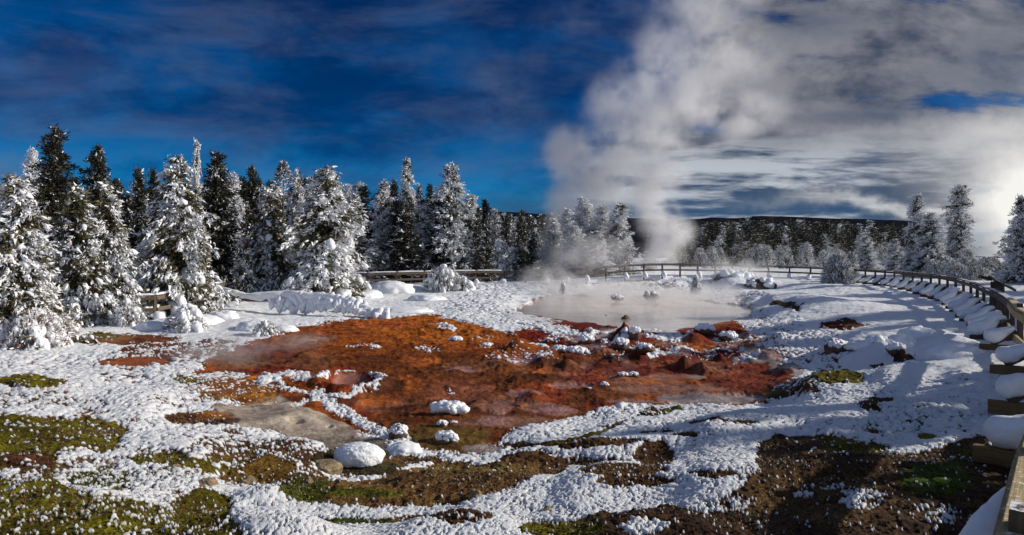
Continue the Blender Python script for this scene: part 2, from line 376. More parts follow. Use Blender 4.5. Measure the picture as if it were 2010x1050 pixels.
for a in ((1285,900,40,20),(1240,925,70,12),(1180,925,50,10),(1150,905,80,8),(1180,880,90,7),(1290,850,34,7),(1390,835,44,7),(1100,872,110,6),(1330,870,40,5),(1460,838,30,6),(1240,945,80,10),(1400,930,60,6)):
    ze(*a, 6, .08, BRN, None, 1)
zl([(1080,872),(1180,850),(1260,820)],9,5,.06,MOSS,None,1); zl([(1120,845),(1200,838),(1260,815),(1330,805)],7,4,.03,MOSSD,None,1)
ze(1240,806,64,10,5,.85,None,None,1.2); ze(1280,812,30,7,4,.2,DBRN)
# right bank
zp([(1495,620),(1560,640),(1640,650),(1690,690),(1640,715),(1560,705),(1500,680),(1470,650)], 10, .60, (.13,.04,.03), None, 1.1)
zl([(1515,606),(1565,614)],7,3,.02,DBRN); ze(1655,640,46,9,5,.04,(.16,.05,.025)); ze(1660,628,20,5,4,.1,DBRN)
zp([(1500,780),(1560,745),(1620,720),(1680,735),(1690,755),(1600,765),(1530,790)], 7, .30, (.10,.06,.03), None, 1); ze(1645,748,52,14,5,.02,MOSS,None,1); ze(1570,775,40,8,5,.05,BRN,None,1); ze(1530,780,26,8,4,.02,MOSSD)
ze(1710,800,20,8,5,.05,BRN); ze(1725,790,26,4,3,.05,DBRN); ze(1840,810,110,34,20,.72,(.04,.055,.01),None,1); ze(1730,840,120,24,20,.78,MOSSD,None,1); ze(1815,862,20,8,5,.1,MOSS); ze(1720,850,20,7,5,.1,MOSS)
ze(1770,712,26,8,4,.05,DBRN); ze(1720,725,10,5,4,.05,DBRN)
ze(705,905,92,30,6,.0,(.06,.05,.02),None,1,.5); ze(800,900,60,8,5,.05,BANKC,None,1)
# snow crusts inside the basin
for _ in range(34):
    q_ = _rb.random(6); px_ = 1000+q_[0]*540; py_ = 640+q_[1]*72+abs(px_-1270)*.03; l_ = 14+50*q_[2]
    zl([(px_, py_), (px_+l_*.5, py_+(q_[3]-.5)*9), (px_+l_, py_+(q_[4]-.5)*12)], 3+4*q_[5], 5, .45+.4*q_[5], None, 0, 1.3)
for _ in range(26):
    q_ = _rb.random(6); px_ = 980+q_[0]*560; py_ = 645+q_[1]*90
    ze(px_, py_, 14+34*q_[2], 4+7*q_[3], 6, None, [PINK, (.30,.10,.05), (.13,.02,.01), (.42,.13,.05)][int(q_[4]*3.99)], [.9, .3, .1, .2][int(q_[4]*3.99)])
for _ in range(30):
    q_ = _rb.random(6); px_ = 480+q_[0]*1000; py_ = 665+q_[1]*140
    ze(px_, py_, 20+60*q_[2], 4+9*q_[3], 9, None, [(.30,.13,.08), (.10,.03,.01), (.42,.12,.02), (.20,.035,.012)][int(q_[4]*3.99)], None)
for a in (([(1005,632),(1050,640),(1100,650),(1130,655)],13),([(560,740),(600,748),(635,745)],10),([(520,735),(560,762),(620,778),(680,780),(735,765),(750,752),(735,745)],7),
          ([(620,776),(660,800),(720,830),(790,858)],16),([(575,800),(600,790),(640,788)],7),([(655,742),(690,738)],4),([(510,750),(560,735),(600,742)],12),
          ([(1220,652),(1260,650),(1320,655)],9),([(1300,668),(1340,662),(1360,655)],6),([(1210,680),(1250,690),(1280,700)],7),([(1190,810),(1240,806)],9),
          ([(850,800),(900,808)],5),([(845,645),(890,650)],5),([(1340,680),(1380,690)],4),([(1480,650),(1560,630)],10)):
    zl(a[0], a[1], 5, .80, None, 0, 1.5)
ze(690,757,40,13,4,0,(.33,.13,.09),1.0,0)
for a in ((735,683,14,4),(895,668,22,4),(958,680,14,4),(940,668,20,3),(840,690,30,5),(700,683,20,3),(880,775,12,4),(1020,703,70,10),(1400,690,50,8),(1370,700,40,6)):
    ze(*a, 6, .28, None, None, 1.3)

def cover(x, y):
    """-> snow coverage, ground colour, wetness, knobbliness for ground points"""
    n = x.shape[0]
    a, l = lp(x, y); u, v = uvmap(x, y)
    du = fbm(a*26, l*26, 4, 11)*17; dv = fbm(a*26+5, l*26, 4, 21)*9
    f2 = fbm(a*140, l*140, 2, 31)
    cov = np.full(n, .99); col = np.tile(np.array(BRN), (n, 1)); wet = np.zeros(n); rg = np.full(n, .25)
    front = y > .4
    for kind, P, soft, cv, cl, wt, ro, nz, w in Z:
        if P[:, 1].mean() > 760 and cv is not None: soft = soft*1.8
        mg = soft*2+w+30
        sel = np.where(front & (u > P[:, 0].min()-mg) & (u < P[:, 0].max()+mg) & (v > P[:, 1].min()-mg) & (v < P[:, 1].max()+mg))[0]
        if not len(sel): continue
        sc = nz*min(1.0, .35+(w if kind == 'l' else (P[:, 1].max()-P[:, 1].min())*.5)/30)
        uu = u[sel]+du[sel]*sc; vv = v[sel]+dv[sel]*sc
        sd_ = poly_sd(uu, vv, P) if kind == 'p' else line_sd(uu, vv, P, w)
        m = np.clip(.5+(sd_+f2[sel]*soft*.6)/(2*soft), 0, 1); m = m*m*(3-2*m)
        if cv is not None: cov[sel] += (cv-cov[sel])*m
        if cl is not None: col[sel] += (np.array(cl)-col[sel])*m[:, None]
        if wt is not None: wet[sel] += (wt-wet[sel])*m
        if ro is not None: rg[sel] += (ro-rg[sel])*m
    return cov, col, wet, rg
def clumps(x, y, cell, cov, k):
    """rounded snow knobs: one per cell, present where its random number is under the coverage"""
    gx = x/cell; gy = y/cell; xi = np.floor(gx).astype(np.int64); yi = np.floor(gy).astype(np.int64)
    hh = np.zeros(x.shape); cl = np.zeros(x.shape)
    for i in (-1, 0, 1):
        for j in (-1, 0, 1):
            a, b = xi+i, yi+j
            fx = a+.1+.8*h3(a, b, k); fy = b+.1+.8*h3(a, b, k+1)
            rr = .18+.60*h3(a, b, k+2)**2.0*(.55+.45*cov)+.30*cov*cov
            d2 = ((gx-fx)**2+(gy-fy)**2)/(rr*rr)
            on = (h3(a, b, k+3) < cov*1.02) & (d2 < 1)
            q = np.where(on, np.sqrt(np.maximum(1-d2, 0)), 0)
            hh = np.maximum(hh, q*rr); cl = np.maximum(cl, np.where(on, np.minimum(1, (1-d2)*5), 0))
    return hh*cell, cl
def build_terrain():
    fine = np.arange(-46, 46.001, .09)
    coarse = np.arange(51, 309.5, 3.0)
    ang = np.concatenate([fine, coarse]); A = R(1)*ang
    r = [.25]
    while r[-1] < 2.2: r.append(r[-1]*1.12)
    while r[-1] < 62: r.append(r[-1]*1.0026)
    while r[-1] < 2600: r.append(r[-1]*1.03)
    r = np.array(r); nr, na = len(r), len(A)
    x = (r[:, None]*np.sin(A)[None]).ravel(); y = (r[:, None]*np.cos(A)[None]).ravel()
    z = H(x, y)
    a, l = lp(x, y); D = np.hypot(x, y)
    cov, col, wet, rg = cover(x, y)
    near = np.clip((120-D)/60, 0, 1)
    # undulation of the ground
    z += fbm(x*.9, y*.9, 3, 41)*.05*near*(1-wet)+fbm(x*.25, y*.25, 2, 45)*.10*near*(1-wet)*np.clip(D/20, .2, 1)
    basin = np.clip((.35-cov)*5, 0, 1)*(1-wet)
    rid = 1-np.abs(fbm(a*60, l*38, 4, 51))*2
    z += basin*rid*.012*np.clip(D/7, .5, 3)
    lumpy = 1-np.abs(fbm(x*.75+3, y*.75, 4, 52)); z += basin*(lumpy**3*.10-.04)*np.clip(D/14, .5, 1.2)
    col = col*(1-(basin*np.clip((np.abs(fbm(a*45, l*40, 4, 53))*-7+1), 0, 1)*.55))[:, None]
    bare = np.clip((.5-cov)*3, 0, 1)*(1-basin*(wet > .1))*np.clip((20-D)/8, 0, 1)
    z += bare*(fbm(x*22, y*22, 3, 57)*.014+fbm(x*60, y*60, 2, 58)*.006)
    z += basin*fbm(x*14, y*14, 3, 55)*.012*np.clip(D/8, 1, 4)
    z += .6*fbm(x*.012, y*.012, 3, 71)*np.clip((D-90)/100, 0, 1)
    # snow knobs, three sizes chosen by where they lie
    cv = np.clip(cov+fbm(a*70, l*70, 4, 61)*.42*np.clip((.995-cov)*6, 0, 1)*np.clip(cov*5, 0, 1), 0, 1)
    D2 = D; cv = np.where(cov > .6, cv-.10*np.clip(1-rg*0, 0, 1)*np.clip(rg*1.5-.4, 0, 1)*(vnoise(a*200, l*200, 5) > .55), cv)
    sizes = [.025, .044, .078, .14]; cen = [5.5, 11, 22, 44]
    hh = np.zeros(x.shape); cl = np.zeros(x.shape); lD = np.log(np.maximum(D2, 1))
    for i, (s, c) in enumerate(zip(sizes, cen)):
        w = 1-np.abs(lD-math.log(c))/math.log(2)
        if i == 0: w = np.where(D2 < c, 1, w)
        if i == 3: w = np.where(D2 > c, 1, w)
        w = np.clip(w, 0, 1); sel = np.where((w > 0) & (D < 75))[0]
        wx = x[sel]+fbm(x[sel]/s*.7, y[sel]/s*.7, 2, 81)*s*.5; wy = y[sel]+fbm(x[sel]/s*.7+9, y[sel]/s*.7, 2, 83)*s*.5
        q1, c1 = clumps(wx, wy, s, cv[sel], 100+i*10)
        q2, c2 = clumps(wx+3.1, wy+1.7, s*2.1, cv[sel]-.18, 150+i*10)
        q1 = np.maximum(q1, q2*.6); c1 = np.maximum(c1, c2)
        hh[sel] += q1*w[sel]*.8; cl[sel] = np.maximum(cl[sel], c1*(w[sel] > .5))
    farm = np.clip((D-60)/15, 0, 1)
    dust = np.clip((cv-.22)*1.5, 0, .8)*np.clip((fbm(a*420, l*420, 3, 67)+.25)*2.2, 0, 1)*(1-basin)*(1-wet)
    snow = np.clip(np.maximum(cl, dust*.62)+farm*(cov > .5)+np.clip((cv-.93)*20, 0, 1), 0, 1)
    z += hh*(.34+.85*rg)*np.where(rg < .05, .3, 1)+snow*.02*(1-farm)
    # wind ripples on the smooth snow
    z += (1-np.clip(rg*1.2, 0, 1))*fbm(x*3.2, y*3.2, 3, 91)*.035*near*(snow)
    # the hollow of the steaming pool, under its sheet of water
    u, v = uvmap(x, y)
    sd_ = np.full(x.shape, -99.0); s_ = np.where((y > 10) & (y < 75) & (np.abs(x) < 40))[0]
    sd_[s_] = poly_sd(u[s_]+fbm(a[s_]*30, l[s_]*30, 3, 15)*8, v[s_]+fbm(a[s_]*30, l[s_]*30, 3, 16)*4, POOL)
    tgt = .31-np.clip(sd_/6, -1, 1)*.10
    k = np.clip((sd_+26)/12, 0, 1); k2 = np.clip((sd_+34)/30, 0, 1)*np.clip((y-28)/5, 0, 1); z = z*(1-k2)+np.minimum(z, .36+.15*fbm(x*.8, y*.8, 3, 19)+.1*(1-k2))*k2; z = z*(1-k)+np.where(sd_ > 0, tgt+fbm(x*1.5,y*1.5,3,17)*.04, np.maximum(z, np.minimum(tgt, .335)))*k
    V = np.stack([x, y, z], 1)
    i = np.arange(nr-1)[:, None]*na; j = np.arange(na)[None]; j2 = (j+1) % na
    Q = np.stack([i+j, i+na+j, i+na+j2, i+j2], -1).reshape(-1, 4)[:, ::-1]
    V = np.vstack([V, [[0, 0, z[:na].mean()]]]); c0 = len(V)-1
    jj = np.arange(na); T = np.stack([np.full(na, c0), jj, (jj+1) % na], 1)[:, ::-1]
    m = ground_mat()
    o = mesh_np('ground', V, [Q, T], m)
    me = o.data
    ca = me.attributes.new('gcol', 'FLOAT_COLOR', 'POINT')
    cc = np.ones((len(V), 4), np.float32); cc[:-1, :3] = col; ca.data.foreach_set('color', cc.ravel())
    for nm, arr in (('snow', snow), ('wet', wet)):
        at_ = me.attributes.new(nm, 'FLOAT', 'POINT'); at_.data.foreach_set('value', np.append(arr, 1).astype(np.float32))
    tag(o, kind='structure')
def principled(t, **kw):
    p = t.n('ShaderNodeBsdfPrincipled')
    for k, v in kw.items(): t.setin(p.inputs[k.replace('_', ' ')], v)
    o = t.n('ShaderNodeOutputMaterial'); t.link(p.outputs[0], o.inputs[0]); return p
def newmat(name):
    m = bpy.data.materials.new(name); m.use_nodes = True; return m, NT(m.node_tree)
def bumpn(t, h, s, d):
    b = t.n('ShaderNodeBump'); b.inputs['Strength'].default_value = s; b.inputs['Distance'].default_value = d
    t.link(h, b.inputs['Height']); return b.outputs[0]
def ground_mat():
    m, t = newmat('ground'); 
    def attr(n_):
        a = t.n('ShaderNodeAttribute', attribute_name=n_); return a
    g = attr('gcol').outputs['Color']; s = attr('snow').outputs['Fac']; w = attr('wet').outputs['Fac']
    pos = t.n('ShaderNodeNewGeometry').outputs['Position']
    n1 = t.noise(pos, 42, 4, .7); n2 = t.noise(pos, 2.6, 5, .65); n3 = t.noise(pos, 11, 5, .75)
    c = t.mix(t.ss(n1, .36, .62), t.mix(1.0, g, (.30, .30, .36), 'MULTIPLY'), t.mix(1.0, g, (1.7, 1.65, 1.5), 'MULTIPLY'))
    c = t.mix(t.m('MULTIPLY', w, .85), c, g)
    c = t.mix(t.ss(n2, .35, .68), t.mix(1.0, c, (.50, .42, .42), 'MULTIPLY'), t.mix(1.0, c, (1.22, 1.22, 1.15), 'MULTIPLY'))
    c = t.mix(t.m('MULTIPLY', t.ss(n3, .52, .66), t.m('SUBTRACT', .6, t.m('MULTIPLY', w, .6))), c, t.mix(1.0, c, (.45, .40, .40), 'MULTIPLY'))
    sc = t.mix(t.ss(n3, .3, .7), (.80, .83, .88), (.88, .88, .88))
    c = t.mix(t.ss(s, .10, .72), c, sc)
    ro = t.mix(w, (.8, .8, .8), (.18, .18, .18)); ro = t.mix(s, ro, (.55, .55, .55))
    bn = bumpn(t, t.m('ADD', n1, t.m('MULTIPLY', t.noise(pos, 120, 3, .7), .5)), .8, .03)
    p = principled(t, Base_Color=c, Roughness=ro, Normal=bn, Specular_IOR_Level=t.ss(w, .35, 1.0, .12, .5))
    return m
build_terrain()
def build_water():
    P = []
    for u, v in POOL:
        y = F*3.0/v; P.append((u/F*y, y))
    P = np.array(P); c = P.mean(0); P = c+(P-c)*1.05
    m, t = newmat('milky_water')
    pos = t.n('ShaderNodeNewGeometry').outputs['Position']
    c_ = t.mix(t.ss(t.noise(pos, .35, 4), .35, .65), (.42, .36, .335), (.56, .49, .45))
    principled(t, Base_Color=c_, Roughness=.12, Normal=bumpn(t, t.noise(pos, 3.0, 3), .08, .03))
    n = len(P)
    V = np.column_stack([np.vstack([P, c]), np.full(n+1, .31)])
    k = np.arange(n); o = mesh_np('pool_water', V, [np.stack([k, (k+1) % n, np.full(n, n)], 1)], m)
    if o.data.polygons[0].normal.z < 0: o.data.flip_normals()
    tag(o, kind='structure')
build_water()

# ------------------------------------------------------------------ materials of the things
def snow_mat():
    m, t = newmat('snow'); pos = t.n('ShaderNodeNewGeometry').outputs['Position']
    n = t.noise(pos, 9, 5, .65)
    principled(t, Base_Color=t.mix(t.ss(n, .3, .7), (.80, .83, .88), (.89, .89, .89)), Roughness=.55, Normal=bumpn(t, t.noise(pos, 30, 4, .7), .5, .02))
    return m
def wood_mat(name, a, b, frost=.0):
    m, t = newmat(name); g = t.n('ShaderNodeNewGeometry'); pos = g.outputs['Position']
    tc = t.n('ShaderNodeTexCoord').outputs['UV']
    w = t.noise(t.comb(*[t.m('MULTIPLY', o, k) for o, k in zip(sep(t, tc), (2.0, 60.0, 1.0))]), 1.0, 4, .7)
    w2 = t.noise(pos, 18, 4, .7)
    c = t.mix(t.ss(w, .35, .65), a, b); c = t.mix(t.ss(w2, .45, .7, 0, .5), c, tuple(v*.45 for v in a))
    if frost:
        nz = sep(t, g.outputs['Normal'])[2]
        f = t.m('MULTIPLY', t.ss(nz, .5, .9), t.ss(t.noise(pos, 22, 4, .7), .62-frost*.5, .70-frost*.4))
        c = t.mix(f, c, (.82, .84, .88))
    principled(t, Base_Color=c, Roughness=.8, Normal=bumpn(t, w, .4, .01)); return m
def sep(t, v):
    s = t.n('ShaderNodeSeparateXYZ'); t.link(v, s.inputs[0]); return s.outputs
def flat_mat(name, a, b, scale, rough=.8, bs=.5, bd=.03):
    m, t = newmat(name); pos = t.n('ShaderNodeNewGeometry').outputs['Position']
    n = t.noise(pos, scale, 5, .7)
    principled(t, Base_Color=t.mix(t.ss(n, .35, .65), a, b), Roughness=rough, Normal=bumpn(t, t.noise(pos, scale*3, 4, .7), bs, bd)); return m
def leaf_mat(name, a, b):
    m, t = newmat(name); pos = t.n('ShaderNodeNewGeometry').outputs['Position']
    n = t.noise(pos, 3.0, 4, .7)
    principled(t, Base_Color=t.mix(t.ss(n, .35, .65), a, b), Roughness=.6); return m
M_SNOW = snow_mat()
M_WOOD = wood_mat('weathered_wood', (.050, .032, .021), (.10, .068, .045), .35)
M_WOODS = wood_mat('snowy_wood', (.085, .06, .04), (.17, .12, .08), 1.0)
M_WOODN = wood_mat('pale_wood', (.34, .25, .11), (.50, .39, .20), .12)
M_BEAM = wood_mat('sawn_beam', (.10, .055, .02), (.19, .11, .04))
M_BARK = flat_mat('bark', (.05, .035, .025), (.12, .09, .065), 14)
M_ROCK = flat_mat('tan_rock', (.12, .085, .05), (.34, .25, .14), 16)
M_DROCK = flat_mat('dark_rock', (.06, .035, .025), (.16, .09, .05), 9)
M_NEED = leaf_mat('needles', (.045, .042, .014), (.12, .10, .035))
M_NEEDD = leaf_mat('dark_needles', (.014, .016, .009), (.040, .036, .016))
M_FROST = flat_mat('frost', (.72, .74, .78), (.86, .86, .86), 5, .6, .3, .02)
M_RUST = flat_mat('rusty_twigs', (.15, .06, .03), (.3, .14, .08), 8)

# ------------------------------------------------------------------ scattering of small shapes into one mesh
def ico(sub):
    bm = bmesh.new(); bmesh.ops.create_icosphere(bm, subdivisions=sub, radius=1)
    v = np.array([p.co[:] for p in bm.verts]); f = np.array([[q.index for q in p.verts] for p in bm.faces]); bm.free(); return v, f
ICO = {1: ico(1), 2: ico(2), 3: ico(3), 4: ico(4)}
def jit(v, amp, r, fr=2.0):
    k = r.integers(0, 900); p = v*fr
    n = fbm(p[:, 0]+p[:, 2]*.7+k, p[:, 1]-p[:, 2]*.6, 3, int(k))
    return v*(1+amp*n)[:, None]
BL = {s: [jit(ICO[s][0], .42, np.random.default_rng(50+i)) for i in range(6)] for s in (1, 2, 3)}
class Bag:
    def __init__(s): s.V = []; s.F = {}; s.n = 0
    def add(s, V, Fc, mi=0):
        V = V.reshape(-1, 3); s.V.append(V)
        s.F.setdefault((Fc.shape[1], mi), []).append(Fc+s.n); s.n += len(V)
    def many(s, tv, tf, M, T, mi=0):
        """template tv,tf placed by matrices M (n,3,3) and positions T (n,3)"""
        n = len(T)
        if not n: return
        V = np.einsum('nij,vj->nvi', M, tv)+T[:, None]
        Fc = (tf[None]+(np.arange(n)*len(tv))[:, None, None]).reshape(-1, tf.shape[1])
        s.add(V, Fc, mi)
    def mesh(s, name, mats, smooth=True, parent=None, link=False):
        fs = []; mi = []
        for (k, m), l in s.F.items():
            a = np.concatenate(l); fs.append(a); mi.append(np.full(len(a), m))
        return mesh_np(name, np.concatenate(s.V), fs, mats, parent, smooth, np.concatenate(mi), link)
def frames(d, up=(0, 0, 1)):
    """orthonormal frames whose x runs along d"""
    d = d/np.linalg.norm(d, axis=1, keepdims=True); u = np.tile(np.array(up, float), (len(d), 1))
    s = np.cross(u, d); s /= np.linalg.norm(s, axis=1, keepdims=True)+1e-6
    return d, s, np.cross(d, s)
def blobs(bag, T, d, L, W, Hh, r, sub=2, mi=0):
    x, y, z = frames(d); v = r.integers(0, 6, len(T))
    M = np.stack([x*L[:, None], y*W[:, None], z*Hh[:, None]], 2)
    for k in range(6):
        s = v == k; bag.many(BL[sub][k], ICO[sub][1], M[s], T[s], mi)
BLADE = (np.array([[0, -.5, 0], [.55, -.32, .12], [.55, .32, .12], [0, .5, 0], [1, 0, -.05]]), np.array([[0, 1, 3], [1, 2, 3], [1, 4, 2]]))
def blades(bag, T, d, L, W, r, mi=0):
    up = r.normal(size=(len(T), 3)); d = d/np.linalg.norm(d, axis=1, keepdims=True)
    s = np.cross(up, d); s /= np.linalg.norm(s, axis=1, keepdims=True)+1e-6; n = np.cross(d, s)
    M = np.stack([d*L[:, None], s*W[:, None], n*L[:, None]], 2)
    bag.many(BLADE[0], BLADE[1], M, T, mi)
def tube(bag, pts, rad, k=7, mi=0, flat=1.0, up=(0, 0, 1), cap=True):
    pts = np.asarray(pts, float); n = len(pts); d = np.gradient(pts, axis=0); x, y, z = frames(d, up)
    if abs(d[0] @ np.array(up)) > .9*np.linalg.norm(d[0]): x, y, z = frames(d, (1, 0, 0))
    a = np.arange(k)/k*2*math.pi; rad = np.asarray(rad)
    V = pts[:, None]+y[:, None]*(np.cos(a)[None, :, None]*rad[:, None, None])+z[:, None]*(np.sin(a)[None, :, None]*rad[:, None, None]*flat)
    i = np.arange(n-1)[:, None]*k; j = np.arange(k)[None]; j2 = (j+1) % k
    Q = np.stack([i+j, i+j2, i+k+j2, i+k+j], -1).reshape(-1, 4)
    bag.add(V, Q, mi)
def board(name, a, b, w, t, mat, parent, up=(0, 0, 1), bev=.004):
    """sawn board from a to b, w wide across, t thick along up; UV runs along the grain"""
    a = Vector(a); b = Vector(b); d = (b-a); L = d.length; d.normalize(); u = Vector(up)
    s = u.cross(d).normalized(); u = d.cross(s)
    bm = bmesh.new(); bmesh.ops.create_cube(bm, size=1)
    uv = bm.loops.layers.uv.new('UVMap')
    M = Matrix(((d.x*L, s.x*w, u.x*t, 0), (d.y*L, s.y*w, u.y*t, 0), (d.z*L, s.z*w, u.z*t, 0), (0, 0, 0, 1)))
    o0 = random.random()*30
    for f in bm.faces:
        for lo in f.loops:
            c = lo.vert.co; lo[uv].uv = ((c.x+.5)*L+o0, (c.y*w+c.z*t)+o0)
    if bev: bmesh.ops.bevel(bm, geom=list(bm.edges), offset=.03, segments=1, affect='EDGES')
    bmesh.ops.transform(bm, matrix=M, verts=bm.verts)
    bmesh.ops.translate(bm, vec=(a+b)/2, verts=bm.verts)
    bmesh.ops.recalc_face_normals(bm, faces=bm.faces)
    me = bpy.data.meshes.new(name); bm.to_mesh(me); bm.free(); me.materials.append(mat)
    return obj(name, me, parent)

# ------------------------------------------------------------------ conifers
def conifer_meshes(seed, Ht, Wd, kind, lod=0, bare=.04, spire=1.0):
    """kind: heavy / mid / dark / frost.  returns (trunk, crown, snow) meshes of a tree Ht tall standing at the origin"""
    r = np.random.default_rng(seed)
    K = dict(heavy=(.21, .52, .74), mid=(.42, .40, .58), dark=(.22, .17, .45), frost=(.66, .30, .55))[kind]
    fr, sp, bs = K
    if lod == 2: fr -= .16; sp *= .6
    step = (.16, .24, .5)[lod]
    zs = np.arange(bare*Ht, Ht*.985, step*(.6+.4*Ht/8))
    T = []; Dd = []; O = []; lean = r.normal(size=2)*.012*Ht
    ph = r.random(6)*6.28; side = 1+.18*np.sin(np.linspace(0, 9, 50)+ph[0])
    for z in zs:
        t = z/Ht
        R0 = Wd/2*(1-t)**(.72*spire)*(.75+.5*r.random())*(1-.35*max(0, (.12-t)/.12))+.04*Wd
        nb = max(4, int((9, 6, 4)[lod]*(.6+.8*(1-t))))
        for b in range(nb):
            a = r.random()*2*math.pi
            Rb = R0*(.60+.5*r.random())*(1+.20*math.sin(a*2+ph[1]+z*.9)+.22*math.sin(a*3+ph[2]-z*2.3))
            droop = {'heavy': -.75, 'mid': -.35, 'dark': -.12, 'frost': -.15}[kind]*(1-t*.6)
            rise = .45*max(0, t-.6)+.12
            m = max(1, int(Rb/((.20, .30, .6)[lod])))
            for q in range(m+1):
                s = (q+.6)/(m+.8)
                T.append((math.cos(a)*Rb*s+lean[0]*t*t, math.sin(a)*Rb*s+lean[1]*t*t, z+Rb*(rise*s+droop*s*s)))
                Dd.append((math.cos(a), math.sin(a), rise+2*droop*s)); O.append(s)
    T = np.array(T); Dd = np.array(Dd); O = np.array(O); n = len(T)
    T += r.normal(size=T.shape)*.05
    T[:, 2] = np.maximum(T[:, 2], .06)
    crown = Bag()
    nb = (11, 7, 4)[lod]; bl = (.20, .30, .52)[lod]*(1.0 if kind != 'dark' else 1.1)
    rep = np.repeat(np.arange(n), nb)
    d = Dd[rep]+r.normal(size=(n*nb, 3))*.75; d[:, 2] -= .12 if kind == 'heavy' else -.1
    P = T[rep]+r.normal(size=(n*nb, 3))*bl*.35
    L = bl*(.6+.7*r.random(n*nb)); Wb = L*(.24+.14*r.random(n*nb))
    # frost sits on whole sprays, more of it towards the outside and the top
    clump = fbm(P[:, 0]*2.2+seed, P[:, 1]*2.2+P[:, 2]*2.9, 3, seed % 97)
    pf = fr+.25*clump+(.18*(O[rep]-.5))+(.15 if kind == 'frost' else .05)*r.normal(size=n*nb)
    fm = pf > .42 if kind != 'dark' else pf > .38
    if kind == 'heavy': fm = pf > .27
    blades(crown, P[~fm], d[~fm], L[~fm], Wb[~fm], r, 0)
    blades(crown, P[fm], d[fm], L[fm], Wb[fm]*1.15, r, 1)
    snow = Bag()
    cl2 = fbm(T[:, 0]*1.3+seed*3, T[:, 1]*1.3+T[:, 2]*1.9, 3, seed % 89)
    pr = sp*(.35+.8*O)*(1+1.3*cl2)
    s = r.random(n) < pr
    if kind == 'heavy': s |= (T[:, 2] > Ht*.9) & (r.random(n) < .6)
    Tn = T[s]; dn = Dd[s].copy(); k = len(Tn)
    bz = (.105, .15, .27)[lod]*bs*(.55+1.0*r.random(k)**1.6)
    big = r.random(k) < (.10 if kind == 'heavy' else .03); bz[big] *= 1.8; bz *= 1.1-.5*(Tn[:, 2]/Ht)
    Tn = Tn+np.array([0, 0, 1])*bz[:, None]*.35
    if kind == 'heavy': dn[:, 2] -= .5*r.random(k)
    blobs(snow, Tn, dn+r.normal(size=dn.shape)*.3, bz*(1.1+.8*r.random(k)), bz*(.65+.3*r.random(k)), bz*(.55+.3*r.random(k)), r, (2, 1, 1)[lod])
    trunk = Bag(); zz = np.linspace(-.3, Ht*.97, 9)
    tr = .018*Ht+.02
    tube(trunk, np.stack([lean[0]*(zz/Ht)**2, lean[1]*(zz/Ht)**2, zz], 1), tr*(1.05-zz/Ht)+.008, 7, 0, 1.0, (1, 0, 0))
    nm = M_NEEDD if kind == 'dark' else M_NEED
    out = [trunk.mesh('trunk', M_BARK), crown.mesh('crown', [nm, M_FROST], False)]
    if snow.n: out.append(snow.mesh('snow_load', M_SNOW))
    return out, Ht, Wd
def place_tree(name, proto, loc, ht, wd, label, cat='conifer', group=None, rz=None):
    ms, H0, W0 = proto
    e = empty(name, loc, random.random()*6.28 if rz is None else rz, (wd/W0, wd/W0, ht/H0))
    tag(e, label, cat, group)
    for me in ms:
        nm = me.name.split('.')[0]; o = obj(nm, me, cr if nm == 'snow_load' else e)
        if nm == 'crown': cr = o
    return e
def ptree(px, top, wpx, D, proto, label, name='snowy_conifer', group=None, cat='conifer'):
    if 650 < px < 980 and D < 53: D += 15
    p = atD(px, D); ht = EYE+(HY-top)*D/F-p.z
    return place_tree(name, proto, p, ht*1.02, wpx*D/F*(1.2 if D < 110 else 1.15), label, cat, group)
HV = [conifer_meshes(11+i, 5.5, 2.9, 'heavy') for i in range(6)]
HVS = [conifer_meshes(31+i, 7.0, 3.0, 'mid') for i in range(4)]
DK = [conifer_meshes(51+i, 9.0, 3.4, 'dark', 0) for i in range(3)]
FRS = [conifer_meshes(71+i, 8.0, 2.6, 'frost', 0) for i in range(3)]
MID1 = [conifer_meshes(91+i, 9.0, 2.8, 'mid', 1) for i in range(3)]
G_L = 'snow covered conifers left of the mud basin'
